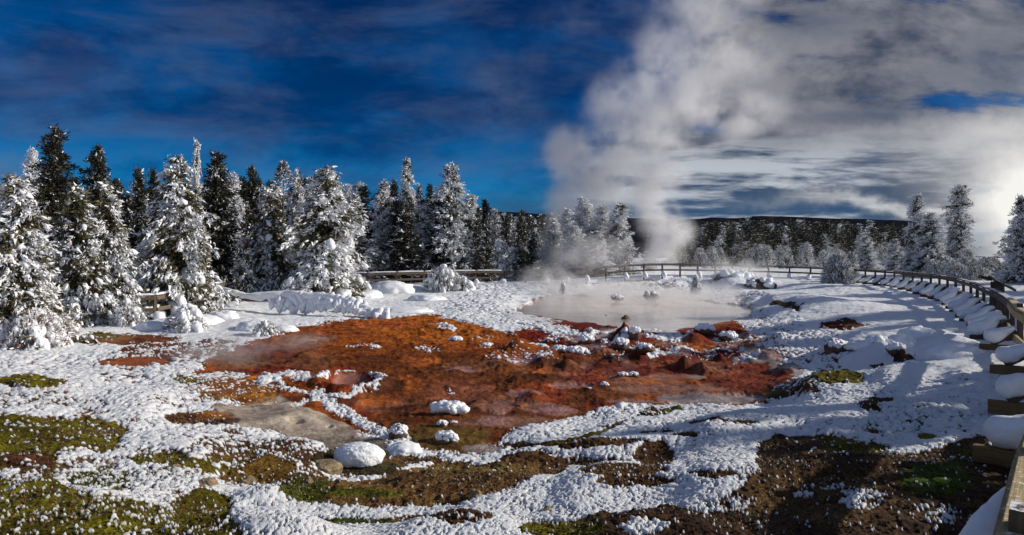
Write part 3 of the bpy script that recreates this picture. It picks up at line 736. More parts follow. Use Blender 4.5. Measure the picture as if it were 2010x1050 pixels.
left = [ # px, top, width px, distance, proto, label
 (38, 357, 150, 18.5, HV[0], 'snow smothered young conifer at the left edge of the frame'),
 (150, 372, 120, 24, HV[1], 'snow laden conifer in front of the tall dark frosted pine, left of its twin'),
 (218, 366, 105, 25, HV[2], 'snow laden conifer with one bare snowy leader, just left of the low board railing'),
 (345, 318, 135, 28, HV[3], 'broad white snow laden conifer standing in front of the left board railing'),
 (530, 370, 105, 38, HV[4], 'snow laden conifer left of the wide bushy one, behind the fallen snowy log'),
 (640, 336, 140, 37, HV[5], 'wide bushy snow laden conifer behind the right end of the fallen snowy log'),
 (475, 468, 60, 36, HV[2], 'small snow crusted conifer behind the left end of the fallen log'),
 (105, 255, 100, 33, DK[0], 'tallest dark pine with frosted left side at the left'),
 (62, 300, 60, 36, FRS[0], 'grey frosted conifer half behind the tallest dark pine'),
 (190, 290, 85, 34, DK[1], 'dark pine with pointed top just right of the tallest one'),
 (272, 334, 55, 39, DK[2], 'dark rounded pine, left of a close pair behind the white trees'),
 (303, 336, 50, 40, DK[0], 'dark rounded pine, right of a close pair behind the white trees'),
 (250, 385, 70, 42, DK[1], 'low dark pine filling the gap behind the twin white conifers'),
 (355, 312, 28, 36, FRS[1], 'slim white frosted conifer whose tip shows left of the snowy spindle top'),
 (385, 283, 34, 34, HVS[2], 'thin spindle conifer with a lump of snow at its tip'),
 (425, 304, 95, 36, DK[2], 'wide dark conifer right of the spindle with the snow tip'),
 (458, 345, 50, 41, FRS[0], 'grey frosted conifer right of the wide dark conifer'),
 (497, 330, 56, 42, DK[0], 'dark conifer with a clean pointed top above the left log end'),
 (545, 365, 45, 46, DK[1], 'dark conifer behind the lone bare stemmed pine'),
 (583, 338, 45, 45, HVS[0], 'slim snowy conifer right of the lone bare stemmed pine'),
 (608, 352, 45, 47, HVS[1], 'snowy conifer left behind the wide bushy one'),
 (662, 360, 50, 45, HVS[2], 'snowy conifer peeking right above the wide bushy one'),
 (686, 365, 46, 46, HVS[3], 'snowy conifer at the right shoulder of the wide bushy one'),
 (712, 398, 50, 50, DK[1], 'short dark conifer in the dip of the treeline'),
 (735, 405, 50, 52, DK[2], 'short dark conifer right in the dip of the treeline'),
 (755, 360, 66, 44, HVS[0], 'snow dusted conifer left of the tallest white spire'),
 (772, 357, 46, 48, DK[0], 'dark conifer squeezed left of the tallest white spire'),
 (797, 315, 50, 47, HVS[1], 'tallest white spire conifer of the middle group'),
 (822, 365, 40, 50, HVS[2], 'slim snowy conifer right beside the tallest white spire'),
 (843, 364, 44, 50, DK[1], 'dark slim conifer between two snowy ones right of the spire'),
 (826, 405, 66, 43, HVS[3], 'blue shaded snowy conifer low in front of the spire group'),
 (868, 385, 44, 47, FRS[1], 'frosted conifer touching the left side of the broad snowy cone'),
 (884, 327, 88, 43, HVS[0], 'broad snowy cone shaped conifer above the big snow buried shrub'),
 (922, 385, 70, 44, HVS[2], 'dark bodied snowy conifer leaning on the broad cone, right side'),
 (952, 394, 42, 70, DK[2], 'distant dark conifer right of the broad snowy cone'),
 (972, 410, 40, 66, MID1[0], 'distant snowy conifer behind the snow ball shrub'),
]
for px, top, w, D, pr, lab in left:
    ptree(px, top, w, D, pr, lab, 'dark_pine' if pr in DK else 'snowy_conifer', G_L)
# lone pine with bare stem and a tuft
def lone_pine(px, top, D):
    p = atD(px, D); ht = EYE+(HY-top)*D/F-p.z; r = np.random.default_rng(5)
    e = empty('lone_pine', p); tag(e, 'tall thin pine with bare stem and a small tuft at the top', 'conifer', G_L)
    b = Bag(); z = np.linspace(-.2, ht*.98, 8); tube(b, np.stack([np.sin(z)*.04, z*0, z], 1), .11*(1.2-z/ht), 7, 0, 1, (1, 0, 0)); b.mesh('trunk', M_BARK, True, e, True)
    c = Bag(); n = 900; t = r.random(n)**.6; zz = ht*(.80+.2*t); rr = .75*(1.15-t)*r.random(n)**.5; a = r.random(n)*6.28
    P = np.stack([np.cos(a)*rr, np.sin(a)*rr, zz], 1); d = np.stack([np.cos(a), np.sin(a), r.normal(size=n)*.5], 1)
    f = r.random(n) < .4
    blades(c, P[~f], d[~f], np.full((~f).sum(), .22), np.full((~f).sum(), .06), r, 0); blades(c, P[f], d[f], np.full(f.sum(), .22), np.full(f.sum(), .07), r, 1)
    n = 60; zz = ht*(.45+.4*r.random(n)); a = r.random(n)*6.28
    blades(c, np.stack([zz*0, zz*0, zz], 1), np.stack([np.cos(a), np.sin(a), a*0], 1), .3+.4*r.random(n), np.full(n, .05), r, 1)
    c.mesh('crown', [M_NEEDD, M_FROST], False, e, True)
lone_pine(556, 318, 44)
# trees behind, one dark wall with frosted tips
r_ = np.random.default_rng(77)
DK1 = [conifer_meshes(111+i, 9.0, 3.0, 'dark', 1) for i in range(3)]
for i, px in enumerate(np.linspace(-260, 1060, 84)):
    D = 52+r_.random()*26; px = px+r_.normal()*10
    top = 352+34*r_.random()+max(0, px-650)*.10 if px < 950 else 412+20*r_.random()
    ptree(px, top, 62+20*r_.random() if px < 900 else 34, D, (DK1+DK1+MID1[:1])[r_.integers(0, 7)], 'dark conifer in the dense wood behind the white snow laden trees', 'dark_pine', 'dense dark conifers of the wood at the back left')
# trees wrapped in the steam
for a in ((1088, 432, 50, 62, FRS[0], 'faint frosted conifer at the left edge of the steam'), (1112, 412, 44, 64, FRS[1], 'frosted conifer in thin steam, second from the left of the clump'),
          (1150, 393, 78, 60, FRS[2], 'tallest white frosted conifer standing in the steam'), (1182, 408, 62, 61, FRS[0], 'white frosted conifer between the tallest white one and the dark green one'),
          (1215, 402, 66, 59, HVS[1], 'dark green snowy conifer at the right of the steam clump'), (1130, 445, 60, 57, FRS[1], 'low frosted conifer at the foot of the steam clump'), (1168, 455, 70, 56, HVS[3], 'low bushy snowy conifer in front of the steam clump'),
          (1276, 452, 26, 78, DK1[0], 'dark slim conifer seen through the steam column')):
    ptree(*a[:5], a[5], 'frosted_conifer', 'conifers wrapped in the steam')
# right side
for a in ((1800, 384, 56, 60, HVS[2], 'tall shaded conifer left of the shorter one on the right'), (1824, 420, 66, 57, HVS[3], 'shorter broad snowy conifer beside the tall shaded one'),
          (1872, 455, 46, 62, HVS[0], 'low conifer against the trunk of the column shaped pine'),
          (2006, 388, 60, 44, HVS[1], 'open branched conifer cut by the right edge of the frame'), (1700, 464, 42, 76, HVS[0], 'white conifer standing out before the far forest'),
          (1758, 470, 36, 78, HVS[1], 'warm lit small conifer in front of the far forest'), (1905, 490, 36, 58, FRS[2], 'small frosted conifer right of the column shaped pine')):
    ptree(*a[:5], a[5], 'snowy_conifer', 'conifers on the right')
COLP = conifer_meshes(131, 9.0, 2.6, 'mid', 0, .04, .42)
ptree(1882, 366, 46, 62, COLP, 'tall column shaped pine against the white sunlit cloud', 'column_pine', 'conifers on the right')
# far forest
FAR = [conifer_meshes(151+i, 11.0, 3.6, 'frost' if i % 2 else 'mid', 2) for i in range(4)]
FARD = [conifer_meshes(171+i, 11.0, 3.6, 'dark', 2) for i in range(2)]
nfar = 0
for row, (D0, n, dt) in enumerate(((230, 62, 0), (200, 62, 1), (165, 60, 10), (140, 50, 24), (120, 44, 42))):
    for px in np.linspace(1330, 1800, n):
        px = px+r_.normal()*5; D = D0+r_.normal()*6
        top = 439+dt+r_.normal()*5+(6 if px < 1400 else 0)+max(0, px-1600)*.05
        pr = FAR[r_.integers(0, 4)] if (row == 4 or r_.random() < .35) else FARD[r_.integers(0, 2)]
        ptree(px, top, 25+12*r_.random(), D, pr, 'frosted conifer of the far forest below the dark ridge', 'far_conifer', 'conifers of the far forest on the right'); nfar += 1
for px in np.linspace(960, 1110, 26):
    ptree(px+r_.normal()*4, 428+r_.normal()*8, 24, 125+r_.normal()*10, (FAR+FARD)[r_.integers(0, 6)], 'frosted conifer of the distant treeline left of the steam', 'far_conifer', 'conifers of the distant treeline left of the steam')
# trees just outside the frame on the right, which shade the right bank
for i, (x, y, h) in enumerate(((27, 20, 9), (31, 24, 11), (24, 14.5, 7.5), (11.5, 5.5, 3.6), (14, 8, 4.8), (16, 10, 6.0), (13, 3.5, 4.2), (15, 6, 5.2), (18, 9, 6.6), (36, 30, 12), (30, 12, 9), (40, 22, 12), (44, 35, 13), (21, 7, 6), (26, 4, 8), (34, 17, 11),(48,44,13))):
    place_tree('snowy_conifer', HVS[i % 4], (x, y, h1(x, y)), h, h*.42, 'snowy conifer beside the boardwalk beyond the right edge', 'conifer', 'conifers beyond the right edge')

# ------------------------------------------------------------------ frosted shrubs and snow buried bushes
def shrub(name, px, py, wpx, hpx, seed, label, twigs=900, lumps=40, group=None, cat='shrub', twm=None, D=None, lump=.22, peak=1.0):
    p = at(px, py) if D is None else atD(px, D); D = p.y; w = wpx*D/F; h = hpx*D/F; r = np.random.default_rng(seed)
    e = empty(name, p); tag(e, label, cat, group)
    st = Bag(); n = 9
    for k in range(n):
        a = r.random()*6.28; rr = w*.45*r.random(); t = np.linspace(0, 1, 5)
        tube(st, np.stack([math.cos(a)*rr*t**1.3, math.sin(a)*rr*t**1.3, h*(.95-.4*rr/w)*t-.05], 1), (.03*(1-t)+.006)*max(1, h/1.2), 5)
    st.mesh('stem', M_BARK, True, e, True)
    def pts(n):
        a = r.random(n)*6.28; t = r.random(n); rr = w/2*np.sqrt(np.maximum(1-t**(1.6*peak), 0))*np.sqrt(r.random(n)*.8+.2)
        return np.stack([np.cos(a)*rr, np.sin(a)*rr, t*h], 1), a
    if twigs:
        twigs = int(twigs*3.2); P, a = pts(twigs); d = np.stack([np.cos(a)*.6, np.sin(a)*.6, r.normal(size=twigs)*.8+.2], 1)
        L = (.07+.10*r.random(twigs))*max(h, w)*.8; c = Bag(); f = r.random(twigs) < .62
        blades(c, P[f], d[f], L[f], L[f]*.22, r, 1); blades(c, P[~f], d[~f], L[~f], L[~f]*.2, r, 0)
        c.mesh('foliage', [twm or M_NEED, M_FROST], False, e, True)
    if lumps:
        lumps = int(lumps*2.0); P, a = pts(lumps); s = lump*.52*h*(.35+1.0*r.random(lumps)**1.6); b = Bag()
        P[:, 2] = np.maximum(P[:, 2], s*.3)
        blobs(b, P, np.stack([np.cos(a), np.sin(a), -1.0-r.random(lumps)*.8], 1), s*1.35, s*.85, s*.8, r, 3 if hpx > 40 else 2)
        b.mesh('snow_load', M_SNOW, True, e, True)
    return e
shrub('buried_shrub', 62, 682, 120, 70, 1, 'snow buried bush with rusty twigs at the foot of the leftmost conifer', 900, 60, twm=M_RUST)
shrub('buried_shrub', 120, 662, 60, 40, 2, 'low snowy bush right of the leftmost buried bush', 400, 30, twm=M_RUST)
shrub('buried_shrub', 255, 640, 60, 40, 3, 'snowy bush under the twin conifers, left of the low boards', 500, 26)
shrub('buried_shrub', 870, 572, 80, 44, 4, 'big snow buried shrub below the broad snowy cone', 700, 46, lump=.26)
shrub('buried_shrub', 908, 572, 44, 28, 5, 'round snow heap right against the big snow buried shrub', 150, 26, lump=.34)
shrub('snow_ball_shrub', 982, 548, 60, 76, 6, 'snow ball like shrub standing alone behind the railing left of the steam', 900, 90, D=58, lump=.11)
shrub('snow_ball_shrub', 1010, 550, 44, 60, 7, 'smaller snowy shrub right of the snow ball like one', 500, 26, D=60)
shrub('buried_shrub', 650, 588, 80, 52, 8, 'snow heaped bush at the foot of the wide bushy conifer', 500, 36, lump=.28)
shrub('buried_shrub', 575, 598, 60, 44, 9, 'snow heaped bush left behind the fallen log', 350, 22, lump=.28)
shrub('buried_shrub', 700, 585, 60, 40, 10, 'low snow covered bush left of the rail post by the wide conifer', 350, 20, lump=.25)
shrub('buried_shrub', 365, 652, 80, 46, 12, 'snow heap under the broad white conifer', 300, 30, lump=.32)
shrub('buried_shrub', 522, 662, 56, 30, 13, 'low snowy bush in front of the fallen log at the basin edge', 260, 26, lump=.3)
shrub('frosted_shrub', 1645, 562, 58, 56, 15, 'bright frosted shrub leaning over the far railing', 3200, 30, D=47, lump=.09)
shrub('frosted_shrub', 1672, 560, 26, 56, 16, 'thin frosted shrub right of the bright leaning one', 700, 6, D=50, lump=.1)
shrub('snow_sapling', 1366, 553, 24, 36, 17, 'tiny cone shaped sapling white with frost inside the far railing', 500, 26, D=44, peak=.45, lump=.14)
shrub('snow_sapling', 1105, 574, 14, 26, 18, 'very small white sapling beside the steaming pool', 160, 6, D=44, peak=.5)
for i, px in enumerate(np.linspace(1835, 2060, 19)):
    shrub('low_shrub', px, 0, 44+10*r_.random(), 26+16*r_.random(), 200+i, 'low snow dusted shrub in the thicket behind the right railing', 520, 9, 'low shrubs behind the right railing', D=50+8*r_.random(), lump=.12)
for i in range(16):
    px = 1360+i*28+r_.normal()*14
    shrub('frosted_shrub', px, 0, 34+8*r_.random(), 34+14*r_.random(), 240+i, 'grey frosted bush at the near edge of the far forest', 420, 0, 'frosted bushes before the far forest', D=90+26*r_.random(), lump=.1, peak=.35+.4*r_.random())

# ------------------------------------------------------------------ railings
def catmull(P, step):
    P = [np.array(p, float) for p in P]; P = [2*P[0]-P[1]]+P+[2*P[-1]-P[-2]]; out = []
    for i in range(1, len(P)-2):
        for t in np.linspace(0, 1, 24, endpoint=False):
            out.append(.5*((2*P[i])+(-P[i-1]+P[i+1])*t+(2*P[i-1]-5*P[i]+4*P[i+1]-P[i+2])*t*t+(-P[i-1]+3*P[i]-3*P[i+1]+P[i+2])*t**3))
    out.append(P[-2]); out = np.array(out)
    s = np.concatenate([[0], np.cumsum(np.linalg.norm(np.diff(out, axis=0), axis=1))])
    n = max(1, round(s[-1]/step)); q = np.linspace(0, s[-1], n+1)
    return np.stack([np.interp(q, s, out[:, k]) for k in range(out.shape[1])], 1)
def fp(px, D, zb): return ((px-CX)/F*D, D, zb)
RH = 1.08
def lump_tube(name, pts, rad, seed, parent, flat=.8, k=14, amp=.34, sub=5, mat=None):
    """soft snow body lofted along a line, closed and rounded at both ends"""
    pts = np.array(pts, float); rad = np.array(rad, float); n = len(pts); q = np.linspace(0, n-1, (n-1)*sub+1)
    P = np.stack([np.interp(q, range(n), pts[:, i]) for i in range(3)], 1); Rr = np.interp(q, range(n), rad)
    for _ in range(3):
        P[1:-1] = (P[:-2]+2*P[1:-1]+P[2:])/4; Rr[1:-1] = (Rr[:-2]+2*Rr[1:-1]+Rr[2:])/4
    s = np.concatenate([[0], np.cumsum(np.linalg.norm(np.diff(P, axis=0), axis=1))])
    for e_, d0 in ((0, s), (1, s[-1]-s)):
        rr = rad[0 if e_ == 0 else -1]; Rr *= np.sqrt(np.clip(1-(1-np.clip(d0/rr, 0, 1))**2, .004, 1))
    b = Bag(); tube(b, P, Rr, k, 0, flat); V = np.concatenate(b.V)
    m = len(V); sd0 = seed*1.7
    c = np.repeat(P, k, 0); off = V-c; nn = fbm(V[:, 0]*3+sd0, V[:, 1]*3+V[:, 2]*4, 3, seed % 200)+.35*fbm(V[:, 0]*11+sd0, V[:, 1]*11+V[:, 2]*9, 2, seed % 100)
    V = c+off*(1+amp*nn)[:, None]; b.V = [V]
    j = np.arange(k-2)
    b.F[(3, 0)] = [np.stack([j*0, j+2, j+1], 1), m-k+np.stack([j*0, j+1, j+2], 1)]
    return b.mesh(name, mat or M_SNOW, True, parent, True)
def railing(name, path, label, step, inner, braces=True, near=False, seed=0, rw=None, group='wooden railings round the mud basin', pad=True):
    P = catmull(path, step); n = len(P); e = empty(name, P[0]); tag(e, label, 'railing', group)
    bpy.context.view_layer.update()
    inv = Vector(P[0])
    def L(v): return Vector(v)-inv
    rr = np.random.default_rng(seed+400)
    up = Vector((0, 0, 1))
    for i in range(n):
        p = Vector(P[i]); t = Vector(P[min(i+1, n-1)]-P[max(i-1, 0)]).normalized(); o = t.cross(up).normalized()*inner
        gz = h1(p.x, p.y)
        board('post', L((p.x, p.y, min(p.z, gz)-.25)), L((p.x, p.y, p.z+RH-.05)), .13, .09, M_WOOD, e, up=tuple(o))
        if braces:
            tip = p+o*(.72+.15*rr.random()); tz = h1(tip.x, tip.y)
            bz = max(min(tz+.10, p.z+.15), tz+.04)
            board('brace', L((p+o*.02)+Vector((0, 0, .58))), L(Vector((tip.x-o.x*.18, tip.y-o.y*.18, bz+.06))), .05, .12, M_WOOD, e, up=tuple(o))
            bmo = board('sill_beam', L(Vector((p.x, p.y, bz))+o*-.05), L((tip.x, tip.y, bz)), .09, .13, M_BEAM if near else M_WOOD, e)
            if pad:
                big = 1+.35*rr.random()
                a = Vector((tip.x, tip.y, bz+.17))+o*.06; m_ = Vector((p.x, p.y, bz+.30))+o*.48; c_ = Vector((p.x, p.y, bz+.48*big))+o*.30; d_ = p+o*.10+Vector((0, 0, .60+.1*rr.random()))
                lump_tube('snow_cap', [L(a), L(m_), L(c_), L(d_)], [.12*big, .155*big, .10*big, .045], seed+i, bmo, .9, 14)
        elif pad and rr.random() < .8:
            lump_tube('snow_cap', [L(p+o*.5+Vector((0, 0, gz-p.z+.05))), L(p+o*.2+Vector((0, 0, .25))), L(p+o*.07+Vector((0, 0, .42)))], [.22, .2, .1], seed+i, e, 1, 10)
    for i in range(0, n-1, 2):
        j = min(i+2, n-1)
        for k in ((i, i+1), (i+1, j)) if j > i+1 else ((i, j),):
            a = Vector(P[k[0]]); b = Vector(P[k[1]]); t = (b-a).normalized(); o = t.cross(up).normalized()*inner
            ex = t*.01
            tr = board('top_rail', L(a+up*(RH-.02)+ex), L(b+up*(RH-.02)-ex*0), .15, .045, rw or M_WOOD, e)
            if rw: lump_tube('rail_snow', [L(a+up*(RH+.03)), L((a+b)/2+up*(RH+.045)), L(b+up*(RH+.03))], [.055, .075, .055], seed+i+900, tr, .7, 8)
            board('lower_rail', L(a+up*.50+o*.09), L(b+up*.50+o*.09), .06, .14, rw or M_WOOD, e)
            if near or True:
                board('upper_rail', L(a+up*(RH-.13)+o*.075), L(b+up*(RH-.13)+o*.075), .04, .13, rw or M_WOOD, e)
    return P
PL = [fp(190, 24.8, .36), fp(285, 25.2, .40), fp(350, 27.5, .45), fp(430, 34, .55), fp(520, 43, .6), fp(600, 48.5, .68), fp(690, 48, .72), fp(800, 49, .80), fp(905, 51, .84), fp(985, 52, .83)]
railing('left_railing', PL, 'snow capped board railing running behind the left trees', 2.2, 1, False, seed=1, rw=M_WOODS)
PB = [fp(990, 52, .83), fp(1050, 52, .88), fp(1110, 52.5, .98), fp(1200, 53.5, 1.25), fp(1290, 54.5, 1.42), fp(1400, 56, 1.35), fp(1500, 57, 1.22), fp(1600, 55, 1.12), fp(1640, 52, 1.08)]
railing('back_railing', PB, 'straight far railing passing through the steam behind the pool', 1.75, 1, False, seed=60)
PR = [fp(1652, 51, 1.08), fp(1700, 47, 1.05), fp(1760, 41, 1.05), fp(1818, 35, 1.04), fp(1860, 30.5, 1.02), fp(1900, 26, .98), fp(1935, 21.5, .93), fp(1969, 17.9, .90), (12.1, 15.4, .88)]
railing('curved_railing', PR, 'dark curving railing with snow pillowed braces on the right bank', 1.9, 1, True, seed=120)
PN = [(12.1, 15.4, .88), (10.45, 13.1, .87), (8.65, 10.4, .90), (6.6, 7.7, .93), (5.0, 5.75, .93), (2.97, 3.6, .80), (2.07, 2.57, .80), (.35, .9, .80)]
NP = catmull(PN, 100)
def near_railing():
    P = [np.array(p) for p in PN]; e = empty('near_railing', P[0]); tag(e, 'close pale wooden railing with thick snow on its beams at the lower right', 'railing', 'wooden railings round the mud basin')
    inv = Vector(P[0]); up = Vector((0, 0, 1)); L = lambda v: Vector(v)-inv
    for i in range(1, len(P)):
        a = Vector(P[i-1]); b = Vector(P[i]); t = (b-a).normalized(); o = t.cross(up).normalized()
        board('top_rail', L(a+up*(RH)+t*.01), L(b+up*(RH)), .15, .045, M_WOODN, e)
        board('upper_rail', L(a+up*(RH-.11)+o*.085), L(b+up*(RH-.11)+o*.085), .045, .14, M_WOODN, e)
        board('lower_rail', L(a+up*.48+o*.09), L(b+up*.48+o*.09), .045, .14, M_WOODN, e)
        if i < len(P)-1:
            g = h1(b.x, b.y)
            board('post', L((b.x, b.y, g-.3)), L(b+up*(RH+.11)), .13, .10, M_WOOD, e, up=tuple(o))
            for q, f in ((0, 0.0),) if i < 5 else ():
                s = b+(b-a)*f if q else b
                tip = s+o*(.68 if i < 5 else .8); tz = h1(tip.x, tip.y); bz = max(tz+.12, .98)
                board('brace', L(s+o*.05+up*.60), L(Vector((tip.x-o.x*.2, tip.y-o.y*.2, bz+.09))), .05, .13, M_WOOD, e, up=tuple(o))
                bmo = board('sill_beam', L(Vector((s.x, s.y, bz))), L((tip.x, tip.y, bz)), .13, .15, M_BEAM, e)
                k = 1.0 if i < 5 else .95
                lump_tube('snow_cap', [L(Vector((tip.x, tip.y, bz+.20))-o*.08), L(Vector((s.x, s.y, bz+.27))+o*.40), L(Vector((s.x, s.y, bz+.36))+o*.22), L(s+o*.07+up*.70)], [.14*k, .15*k, .10*k, .05], 300+i*3+q, bmo, .95, 22, .36, 9)
    bo = board('brace', L((2.90, 3.62, 1.52)), L((1.25, 2.25, 1.02)), .06, .14, M_WOOD, e)
    lump_tube('snow_cap', [L((2.72, 3.42, 1.74)), L((2.42, 3.16, 1.68)), L((2.12, 2.95, 1.58)), L((1.80, 2.72, 1.47)), L((1.45, 2.4, 1.2))], [.07, .10, .10, .11, .09], 377, bo, .95, 22, .2, 10)
near_railing()
# snow covered deck behind the railings
def deck():
    P = catmull(PL+PB[1:]+PR[1:-1]+PN[:-1]+[(.2, .1, 1.0)], 1.2); n = len(P); V = []; 
    for i in range(n):
        t = P[min(i+1, n-1)]-P[max(i-1, 0)]; t /= np.linalg.norm(t); o = np.array([-t[1], t[0], 0])
        for k, (w, dz) in enumerate(((-.02, -.30), (-.02, -.02), (.06, .03), (.7, .07), (1.5, .07), (2.2, .02), (2.3, -.6))):
            q = P[i]+o*(w+.10); V.append((q[0], q[1], q[2]+dz+.03*vnoise(np.array([q[0]*1.3]), np.array([q[1]*1.3]))[0]*(k in (2, 3, 4))))
    i = np.arange(n-1)[:, None]*7; j = np.arange(6)[None]
    Q = np.stack([i+j, i+7+j, i+8+j, i+j+1], -1).reshape(-1, 4)[:, ::-1]
    tag(mesh_np('boardwalk', V, [Q], [M_SNOW]), kind='structure')
deck()

# ------------------------------------------------------------------ information panel beyond the right railing
def panel():
    p = Vector(fp(1950, 21.5, 0)); p.z = h1(p.x, p.y); p.x += 2.0*.45; p.y += 1.0
    e = empty('information_panel', p); tag(e, 'dark slanted information panel on a thick post behind the right railing', 'sign')
    board('post', (0, 0, -.3), (0, 0, 1.30), .36, .2, M_WOOD, e, up=(0, 1, 0))
    board('panel_board', (-.30, -.12, 1.42), (.62, .10, 1.05), .34, .07, M_WOOD, e, up=(.25, -.45, .85))
    board('crossbar', (-.55, .1, 1.47), (-.15, .1, 1.37), .12, .10, M_WOOD, e)
panel()

# ------------------------------------------------------------------ stones
def rock(name, px, py, wpx, hpx, seed, label, snow=.0, mat=None, group=None, cat='stone', dep=.8, rz=0, size_sub=3, sink=.25):
    p = at(px, py); D = p.y; w = wpx*D/F; h = hpx*D/F
    r = np.random.default_rng(seed); e = empty(name, (p.x, p.y, p.z-h*sink*.5), R(rz)); tag(e, label, cat, group)
    V = jit(ICO[size_sub][0], .35, r, 1.6); V = V*np.array([w/2, w/2*dep, h*.62]); V[:, 2] += h*.3
    V[:, :2] += (fbm(V[:, 1]*9/w+seed, V[:, 2]*9/w, 2, 5)*w*.05)[:, None]
    mesh_np('rock', V, [ICO[size_sub][1]], mat or M_ROCK, e, mat is not M_ROCK)
    if snow:
        s = Bag(); n = int(18+snow*50); a = r.random(n)*6.28; q = np.sqrt(r.random(n))*.9
        P = np.stack([np.cos(a)*q*w/2, np.sin(a)*q*w/2*dep, h*(.25+.62*np.sqrt(1-q*q))], 1)
        sz = w*.13*(.6+.7*r.random(n))
        blobs(s, P, r.normal(size=(n, 3)), sz*1.1, sz, sz*.75, r, 2)
        s.mesh('snow_cap', M_SNOW, True, e, True)
    return e
rock('snow_capped_rock', 882, 812, 70, 22, 1, 'long snow capped rock alone on the brown mud left of the pink pools', 1.0, M_DROCK, rz=-15, dep=.5)
rock('snow_capped_rock', 868, 838, 22, 16, 2, 'small snow capped rock just below the long one', .5, M_DROCK)
rock('snow_capped_rock', 891, 833, 14, 9, 3, 'tiny snow capped stone right of the small capped rock', .3, M_DROCK)
rock('snow_capped_rock', 877, 868, 50, 22, 4, 'brown rock with a snow streak at the near edge of the basin', .6, M_DROCK, rz=-20, dep=.6)
rock('snow_capped_rock', 783, 858, 36, 30, 5, 'snow capped block at the right end of the snow crust', .8, M_DROCK)
rock('snow_capped_rock', 1098, 690, 30, 11, 6, 'smooth snowy stone, left of a pair on the orange rim', 1.0, M_DROCK, dep=.5)
rock('snow_capped_rock', 1132, 698, 40, 14, 7, 'longer smooth snowy stone, right of a pair on the orange rim', 1.0, M_DROCK, dep=.5)
rock('snow_capped_rock', 1266, 706, 34, 14, 8, 'snow capped stone at the foot of the red cone, front right', .8, M_DROCK)
rock('snow_capped_rock', 1218, 692, 34, 22, 9, 'knobbly snow capped rock touching the front of the red cone', .8, M_DROCK)
rock('snow_capped_rock', 1246, 676, 26, 24, 10, 'knobbly snow capped rock right against the red cone', .8, M_DROCK)
rock('snow_capped_rock', 1151, 676, 34, 20, 11, 'snow crusted rock between the orange rim and the pink slurry', .8, M_DROCK)
rock('snow_capped_rock', 1382, 660, 36, 20, 12, 'oval snow crusted rock on the red shore of the pool', .9, M_DROCK)
rock('snow_capped_rock', 1428, 668, 34, 20, 13, 'snow crusted rock right of the oval one on the red shore', .9, M_DROCK)
rock('snow_capped_rock', 895, 670, 26, 10, 14, 'snow tipped stone on the orange slope beside the left snow field', .7, M_DROCK)
rock('snow_capped_rock', 957, 681, 22, 8, 15, 'snow tipped stone right on the orange slope', .7, M_DROCK)
rock('snow_capped_rock', 735, 684, 20, 7, 16, 'low snow tipped stone high on the left orange slope', .6, M_DROCK)
rock('snow_capped_rock', 1243, 740, 22, 11, 17, 'biggest snowy pebble of the short row in the brown mud', .6, M_DROCK)
rock('snow_capped_rock', 1222, 744, 20, 8, 18, 'flat snowy pebble left beside the biggest of the row', .5, M_DROCK)
rock('snow_capped_rock', 1187, 760, 16, 12, 19, 'upright snowy pebble near the left end of the row', .5, M_DROCK)
rock('snow_capped_rock', 1157, 766, 10, 7, 20, 'smallest snowy pebble at the left end of the row', .4, M_DROCK)
rock('snow_capped_rock', 1640, 690, 40, 30, 21, 'round snow hooded rock with a dark hollow on the right bank', .8, M_DROCK)
rock('snow_capped_rock', 1758, 712, 34, 22, 22, 'egg shaped snowy stone below the snow hummocks on the right', 1.0, M_DROCK)
rock('snow_capped_rock', 1727, 692, 50, 30, 23, 'large rounded snowy rock among the snow hummocks on the right', 1.0, M_DROCK)
rock('snow_capped_rock', 1790, 720, 26, 14, 24, 'small snowy stone at the dark gap of the hummocks', .8, M_DROCK)
rock('bare_rock', 1228, 630, 18, 14, 25, 'dark little rock spike on the near shore of the steaming pool', 0, M_DROCK)
rock('bare_rock', 1190, 622, 6, 6, 26, 'tiny dark stone standing in the steaming pool', 0, M_DROCK)
rock('tan_boulder', 1435, 562, 70, 18, 27, 'brown boulder mound inside the far railing, left one', .25, M_DROCK, dep=1, size_sub=4, sink=.5)
rock('tan_boulder', 1492, 568, 56, 22, 28, 'darker brown boulder mound right of the first inside the far railing', .05, M_DROCK, dep=1, size_sub=4)
rock('tan_boulder', 1278, 582, 30, 16, 29, 'brown boulder half in the steam behind the pool', .05, M_DROCK, sink=.9)
rock('tan_boulder', 1212, 584, 24, 10, 30, 'low brown rock in the steam left of the bigger one', .1, M_DROCK, sink=.9)
for i, (px, py, w, h, l) in enumerate(((636, 925, 62, 34, 'large tan rock just left of the round white boulder'), (408, 952, 40, 22, 'pointed tan rock between moss patches at the lower left'), (488, 948, 30, 22, 'tan rock in the patchy gravel left of the large one'),
        (605, 950, 22, 20, 'small tan stone below the large one'), (933, 976, 30, 24, 'tan stone on the gravel slope right of the centre'), (345, 918, 22, 12, 'flat pale stone beside the small moss patch'), (1000, 962, 12, 8, 'tiny tan stone at the edge of the long snow streak'), (1075,1000,16,10,'brown stone under the edge of the long snow streak'), (180, 668, 24, 8, 'flat pale rock in the left rusty pool'), (165, 660, 14, 6, 'small pale rock left of the flat one in the rusty pool'))):
    rock('tan_rock', px, py, w, h, 60+i, l, 0, M_ROCK, rz=30*i, sink=.5)
